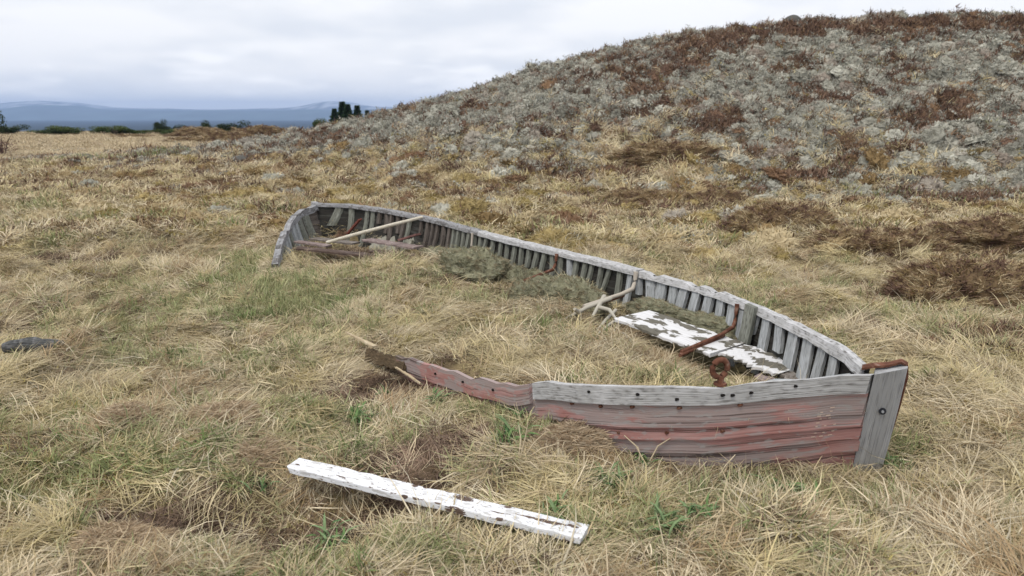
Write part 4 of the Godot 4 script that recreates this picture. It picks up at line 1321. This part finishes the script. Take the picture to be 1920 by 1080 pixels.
	for q in [[0.62, -3.0, 0.10, 0.14, -0.02, "two bent pale stalks rising against the red hull"], [0.16, -2.5, -0.25, 0.02, -0.10, "long pale stalk lying right of the white plank's near end"], [1.9, -2.9, 0.32, 0.03, 0.14, "bundle of long straw lying beside the stem post"], [-1.0, -2.62, 0.35, 0.03, -0.05, "thin pale stalk lying across the soil hollow below the plank"], [0.75, -2.85, 0.0, 0.12, 0.02, "upright pale stalk in front of the hull's lowest planks"]]:
		var t := thing("reed_stalk", q[5], "plant", Vector3(q[0], height(q[0], q[1]) + 0.012, q[1]), 0.0, "loose pale stalks round the hull")
		for e in ([-1, 1] if k2 in [0, 2] else [1]):
			var s := Shape.new()
			tube(s, [Vector3(0, -0.01, 0), Vector3(q[2] * 0.5 * e, q[3] * 0.6 + 0.008, q[4] * 0.5), Vector3(q[2] * (e if k2 == 0 else 1.0), q[3] * (0.9 if e < 0 else 1.0), q[4] + 0.03 * e)], [0.004, 0.0036, 0.002], 5)
			put("stalk", s.mesh(), reed, t)
		k2 += 1
	# rocks
	var rm := mat("lichened lava", Color(0.085, 0.085, 0.08), 1.0)
	var rk := dome_mesh(9, 1, 1, 1)
	for q in [[8.9, -25.0, 0.36, 0.34, 0.3, "dark rock standing on the hill's crest against the sky"], [-7.6, -20.5, 0.4, 0.16, 0.3, "grey stone in the heather at the hill's left foot"]]:
		var o := put("rock", rk, rm)
		o.position = Vector3(q[0], height(q[0], q[1]) - 0.05, q[1])
		if q[0] > 0.0:        # the crest rock stands where the hill is highest against the sky
			var best := -9.0
			for k in 90:
				var zz := -18.0 - k * 0.15
				var e := (height(-0.372 * zz, zz) - 1.6) / -zz
				if e > best:
					best = e
					o.position = Vector3(-0.372 * zz, height(-0.372 * zz, zz), zz)
		o.scale = Vector3(q[2], q[3], q[4])
		tag(o, q[5], "rock")

# ---------------------------------------------------------------- trees
func conifer_mesh(seed_: int, h: float, r: float) -> ArrayMesh:
	var rr := RandomNumberGenerator.new()
	rr.seed = seed_
	var s := Shape.new()
	for k in 3200:
		var t := pow(rr.randf(), 0.8)
		var y := h * (0.08 + 0.92 * t)
		var rad := r * pow(1.0 - t, 1.45) * (0.8 + 0.25 * sin(t * 44.0 + seed_)) + 0.012
		var g := rr.randf() * TAU
		var f := sqrt(rr.randf())
		var p := Vector3(cos(g) * rad * f, y - rad * f * 0.25, sin(g) * rad * f)
		var d := Vector3(cos(g), rr.randf_range(-0.5, 0.35), sin(g)).normalized()
		var side := d.cross(Vector3(rr.randfn(), rr.randfn(), rr.randfn())).normalized() * 0.012
		var c := Color(0.045, 0.075, 0.045) * rr.randf_range(0.6, 1.5)
		var q := s.v.size()
		s.vert(p - side, d, Vector2.ZERO, c); s.vert(p + side, d, Vector2.ZERO, c); s.vert(p + d * 0.06, d, Vector2.ZERO, c)
		s.ix.append_array([q, q + 1, q + 2])
	return s.mesh(true, false)

func bush_mesh(seed_: int, tones: Array, leaf_size: float, n: int) -> ArrayMesh:      # unit bush, about 1 high and 1 wide
	var rr := RandomNumberGenerator.new()
	rr.seed = seed_
	var s := Shape.new()
	var lobes := []
	for k in 9: lobes.append([Vector3(rr.randf_range(-0.36, 0.36), rr.randf_range(0.28, 0.78), rr.randf_range(-0.36, 0.36)), rr.randf_range(0.16, 0.30), tones[rr.randi() % tones.size()]])
	for k in n:
		var l: Array = lobes[rr.randi() % lobes.size()]
		var d := Vector3(rr.randfn(), rr.randfn(), rr.randfn()).normalized()
		var p: Vector3 = l[0] + d * l[1] * pow(rr.randf(), 0.4)
		var x := Vector3(rr.randfn(), rr.randfn(), rr.randfn()).normalized() * leaf_size
		var y := x.cross(Vector3(rr.randfn(), rr.randfn(), rr.randfn())).normalized() * leaf_size * 0.6
		var c: Color = l[2] * rr.randf_range(0.7, 1.35)
		var q := s.v.size()
		for e in [-x, y, x, -y]: s.vert(p + e, d, Vector2.ZERO, c)
		s.ix.append_array([q, q + 1, q + 2, q, q + 2, q + 3])
	return s.mesh(true, false)

func stems_mesh(seed_: int, n: int, r: float) -> ArrayMesh:
	var rr := RandomNumberGenerator.new()
	rr.seed = seed_
	var s := Shape.new()
	for k in n:
		var g := rr.randf() * TAU
		var e := Vector3(cos(g) * rr.randf_range(0.1, 0.42), rr.randf_range(0.6, 1.0), sin(g) * rr.randf_range(0.1, 0.42))
		tube(s, [Vector3(e.x * 0.1, -0.05, e.z * 0.1), e * 0.5 + Vector3(0, 0.1, 0), e], [r, r * 0.7, r * 0.25], 5)
	return s.mesh()

func build_trees() -> void:
	var lm := grass_mat("tree leaves", 0.25)
	var bark := mat("bark", Color(0.07, 0.055, 0.045), 1.0)
	var cm := [conifer_mesh(61, 1.0, 0.34), conifer_mesh(62, 1.0, 0.29), conifer_mesh(63, 1.0, 0.36)]
	var trunk := CylinderMesh.new()
	trunk.top_radius = 0.008
	trunk.bottom_radius = 0.035
	trunk.height = 0.9
	var i := 0
	for q in [[-17.9, -74, 2.3, "tallest dark pine at the left of the clump beside the hill"], [-17.3, -75, 3.0, "dark pine second from the clump's left beside the hill"], [-16.55, -74, 2.75, "slim dark pine in the middle of the clump beside the hill"], [-15.8, -75, 2.6, "dark pine right of the clump's middle with sky beside it"], [-17.65, -76, 2.5, "dark pine hidden partly between the two left pines"], [-16.95, -76, 2.45, "dark pine behind the gap left of the middle pine"], [-16.2, -73, 1.9, "short dark pine in front of the clump's middle"], [-15.0, -76, 2.1, "small dark pine at the right end of the clump on the slope"]]:
		var t := thing("pine_tree", q[3], "tree", Vector3(q[0], height(q[0], q[1]), q[1]), i * 1.3, "dark pines beside the hill")
		t.scale = Vector3(q[2] * 1.7, q[2], q[2] * 1.7)
		var tr := put("trunk", trunk, bark, t)
		tr.position.y = 0.40
		put("crown", cm[i % 3], lm, t)
		i += 1
	var green := [Color(0.06, 0.085, 0.03), Color(0.08, 0.105, 0.04), Color(0.05, 0.075, 0.03)]
	var pale := [Color(0.15, 0.17, 0.07), Color(0.18, 0.19, 0.09), Color(0.13, 0.145, 0.07)]
	var dark := [Color(0.03, 0.045, 0.026), Color(0.04, 0.055, 0.03)]
	var red := [Color(0.12, 0.07, 0.065), Color(0.16, 0.10, 0.09), Color(0.10, 0.06, 0.05)]
	var b := [bush_mesh(71, green, 0.028, 2600), bush_mesh(72, pale, 0.026, 2200), bush_mesh(73, dark, 0.03, 2600), bush_mesh(74, red, 0.018, 1200)]
	var st := stems_mesh(75, 9, 0.02)
	var list := [
		[-18.6, -71, 1.5, 1.5, 0, "round green bush at the left foot of the pines"], [-17.9, -72, 1.1, 1.2, 1, "low light green bush in front of the pines"], [-14.9, -74, 1.3, 1.6, 1, "pale green birch bush right of the pines on the slope"], [-13.6, -76, 1.2, 1.5, 1, "thin pale birch bush farthest right along the slope"], [-15.7, -77, 1.3, 1.8, 1, "pale green birch bush between two pines"],
		[-29.8, -62, 1.3, 1.4, 2, "dark bush standing alone against the blue plain"], [-24.2, -58, 1.4, 1.3, 2, "dark bush on the mound at the field's far edge"], [-22.2, -58, 2.2, 1.3, 2, "wide dark bush right of the mound's dark bush"], [-20.6, -60, 1.6, 0.9, 2, "low dark bush right of the wide one on the mound"],
		[-21.7, -30, 1.3, 1.9, 2, "tall dark bush cut by the photo's left edge"], [-20.6, -29.3, 1.2, 1.0, 3, "reddish leafless shrub at the photo's left edge"], [-19.9, -28.0, 1.1, 0.7, 3, "smaller reddish shrub in front of the leafless one at the left edge"]]
	for k in 14:
		var x := -46.0 + k * 1.35
		var where: String = ["first", "second", "third", "fourth", "fifth", "sixth", "seventh", "eighth", "ninth", "tenth", "eleventh", "twelfth", "thirteenth", "last"][k]
		list.append([x + 0.4 * sin(k * 2.3), -62.0 - 1.5 * sin(k * 1.7), 2.6 + 0.6 * sin(k * 3.1), 0.75 + 0.22 * sin(k * 2.7), 0 if k % 3 else 2, "%s low green bush from the left in the hedge line beyond the field" % where])
	for q in list:
		var t := thing("bush", q[5], "bush", Vector3(q[0], height(q[0], q[1]) - 0.05, q[1]), q[0], "bushes beyond the field" if q[1] < -61.0 and q[0] < -27.0 else "")
		t.scale = Vector3(q[2], q[3], q[2])
		put("stem", st, bark, t)
		put("crown", b[q[4]], lm, t)

# ---------------------------------------------------------------- far hills
func ridge(called: String, label: String, z: float, depth: float, xs: Array, hs: Array, col: Color, rough: float, snow: float) -> void:
	var n := noise(called, 0.0016, 4)
	var s := Shape.new()
	var cols := 150
	var rows := 12
	var x0: float = xs[0]
	var x1: float = xs[xs.size() - 1]
	for j in rows + 1:
		var t := float(j) / rows
		for i in cols + 1:
			var x := lerpf(x0, x1, float(i) / cols)
			var zz := z - depth * t
			var top := slut(xs, hs, x) + 46.0
			var y := -46.0 + top * pow(sin(PI * minf(t * 0.62, 0.5)), 0.9) * (1.0 + rough * n.get_noise_2d(x, zz)) + (3.0 * n.get_noise_2d(x * 6, zz * 2) if t > 0.2 else 0.0)
			var c := col * (1.0 + 0.5 * n.get_noise_2d(x * 2.0, zz * 2.0))
			if snow > 0.0 and y > snow and n.get_noise_2d(x * 5.0, zz * 3.0) > 0.0: c = Color(0.36, 0.38, 0.40)
			c.a = 1
			s.vert(Vector3(x, y, zz), Vector3.UP, Vector2.ZERO, c)
	for j in rows:
		for i in cols:
			var q := j * (cols + 1) + i
			s.quad(q, q + 1, q + cols + 2, q + cols + 1)
	var m := mat(called + " cover", Color(1, 1, 1), 1.0)
	m.vertex_color_use_as_albedo = true
	tag(put(called, s.mesh(true, false), m), label, "hills", "", "structure")

func build_hills() -> void:
	var xs := []
	var hs := []
	for q in [[-200, 206], [-60, 205], [0, 206], [60, 198], [105, 198], [150, 205], [250, 207], [400, 208], [520, 207], [640, 206], [760, 207], [1000, 209], [1400, 210]]:
		xs.append((q[0] - 960.0) / 1336.0 * 6600.0)
		hs.append((215.0 - q[1]) / 1336.0 * 6600.0 + 2.0)
	ridge("blue_hills", "long low blue hills on the horizon beyond the plain", -6000.0, 1200.0, xs, hs, Color(0.06, 0.085, 0.09), 0.05, 0.0)
	xs = []
	hs = []
	for q in [[-200, 196], [0, 197], [90, 190], [130, 193], [200, 201], [300, 204], [420, 206], [520, 203], [570, 200], [620, 191], [650, 192], [700, 200], [760, 202], [900, 204], [1400, 207]]:
		xs.append((q[0] - 960.0) / 1336.0 * 9000.0)
		hs.append((215.0 - q[1]) / 1336.0 * 9000.0 + 2.0)
	ridge("faint_mountains", "faint snow flecked mountains behind the blue hills", -8300.0, 1100.0, xs, hs, Color(0.07, 0.075, 0.07), 0.06, 70.0)

func _ready() -> void:
	rng.seed = 20240611
	# camera, sky, sun, exposure
	var cam := Camera3D.new()
	cam.name = "camera"
	cam.position = Vector3(0, 1.6, 0)
	cam.rotation_degrees = Vector3(-13.667, 0, 0)
	cam.fov = 44.0
	cam.near = 0.05
	cam.far = 30000.0
	var lens := CameraAttributesPhysical.new()
	lens.frustum_focal_length = 29.703
	lens.frustum_near = 0.05
	lens.frustum_far = 30000.0
	lens.frustum_focus_distance = 4.6
	lens.exposure_aperture = 4.0
	cam.attributes = lens
	add_child(cam)
	print("fov ", cam.fov, " near ", cam.near, " far ", cam.far, " exposure ", lens.exposure_multiplier)
	cam.current = true
	var env := Environment.new()
	env.background_mode = Environment.BG_SKY
	env.sky = build_sky()
	env.background_energy_multiplier = 1.0
	env.tonemap_mode = Environment.TONE_MAPPER_LINEAR
	env.tonemap_exposure = 1.36
	env.sdfgi_enabled = true
	env.ssao_enabled = true
	env.ssil_enabled = true
	env.fog_enabled = true
	env.fog_density = 0.00014
	env.fog_light_color = Color(0.70, 0.815, 1.0)
	var we := WorldEnvironment.new()
	we.name = "world_environment"
	we.environment = env
	add_child(we)
	var sun := DirectionalLight3D.new()
	sun.name = "sun"
	sun.rotation_degrees = Vector3(-58, -35, 0)
	sun.light_energy = 0.5
	sun.light_color = Color(1.0, 0.97, 0.92)
	sun.light_angular_distance = 18.0
	sun.shadow_enabled = true
	add_child(sun)
	# ground
	noise("broad", 0.22, 2)
	noise("tussock", 1.1, 2)
	noise("bump", 2.3, 2)
	noise("cushion", 1.25, 1, FastNoiseLite.TYPE_CELLULAR).cellular_return_type = FastNoiseLite.RETURN_DISTANCE
	noise("fine", 5.5, 2)
	noise("patch", 0.16, 3)
	noise("patch2", 0.45, 3)
	noise("patch3", 0.85, 3)
	noise("tone", 1.6, 3)
	noise("flow", 0.5, 2)
	var t0 := Time.get_ticks_msec()
	build_ground()
	build_hills()
	build_trees()
	build_boat()
	hull_details()
	build_plants()
	print("built to plants ", Time.get_ticks_msec() - t0, " ms; ground ", XS.size(), " x ", ZS.size())
	build_grass()
	var sum := 0
	for key in scat:
		for s in scat[key]: sum += s.count
	print("grass ", sum, " tufts, ", Time.get_ticks_msec() - t0, " ms")
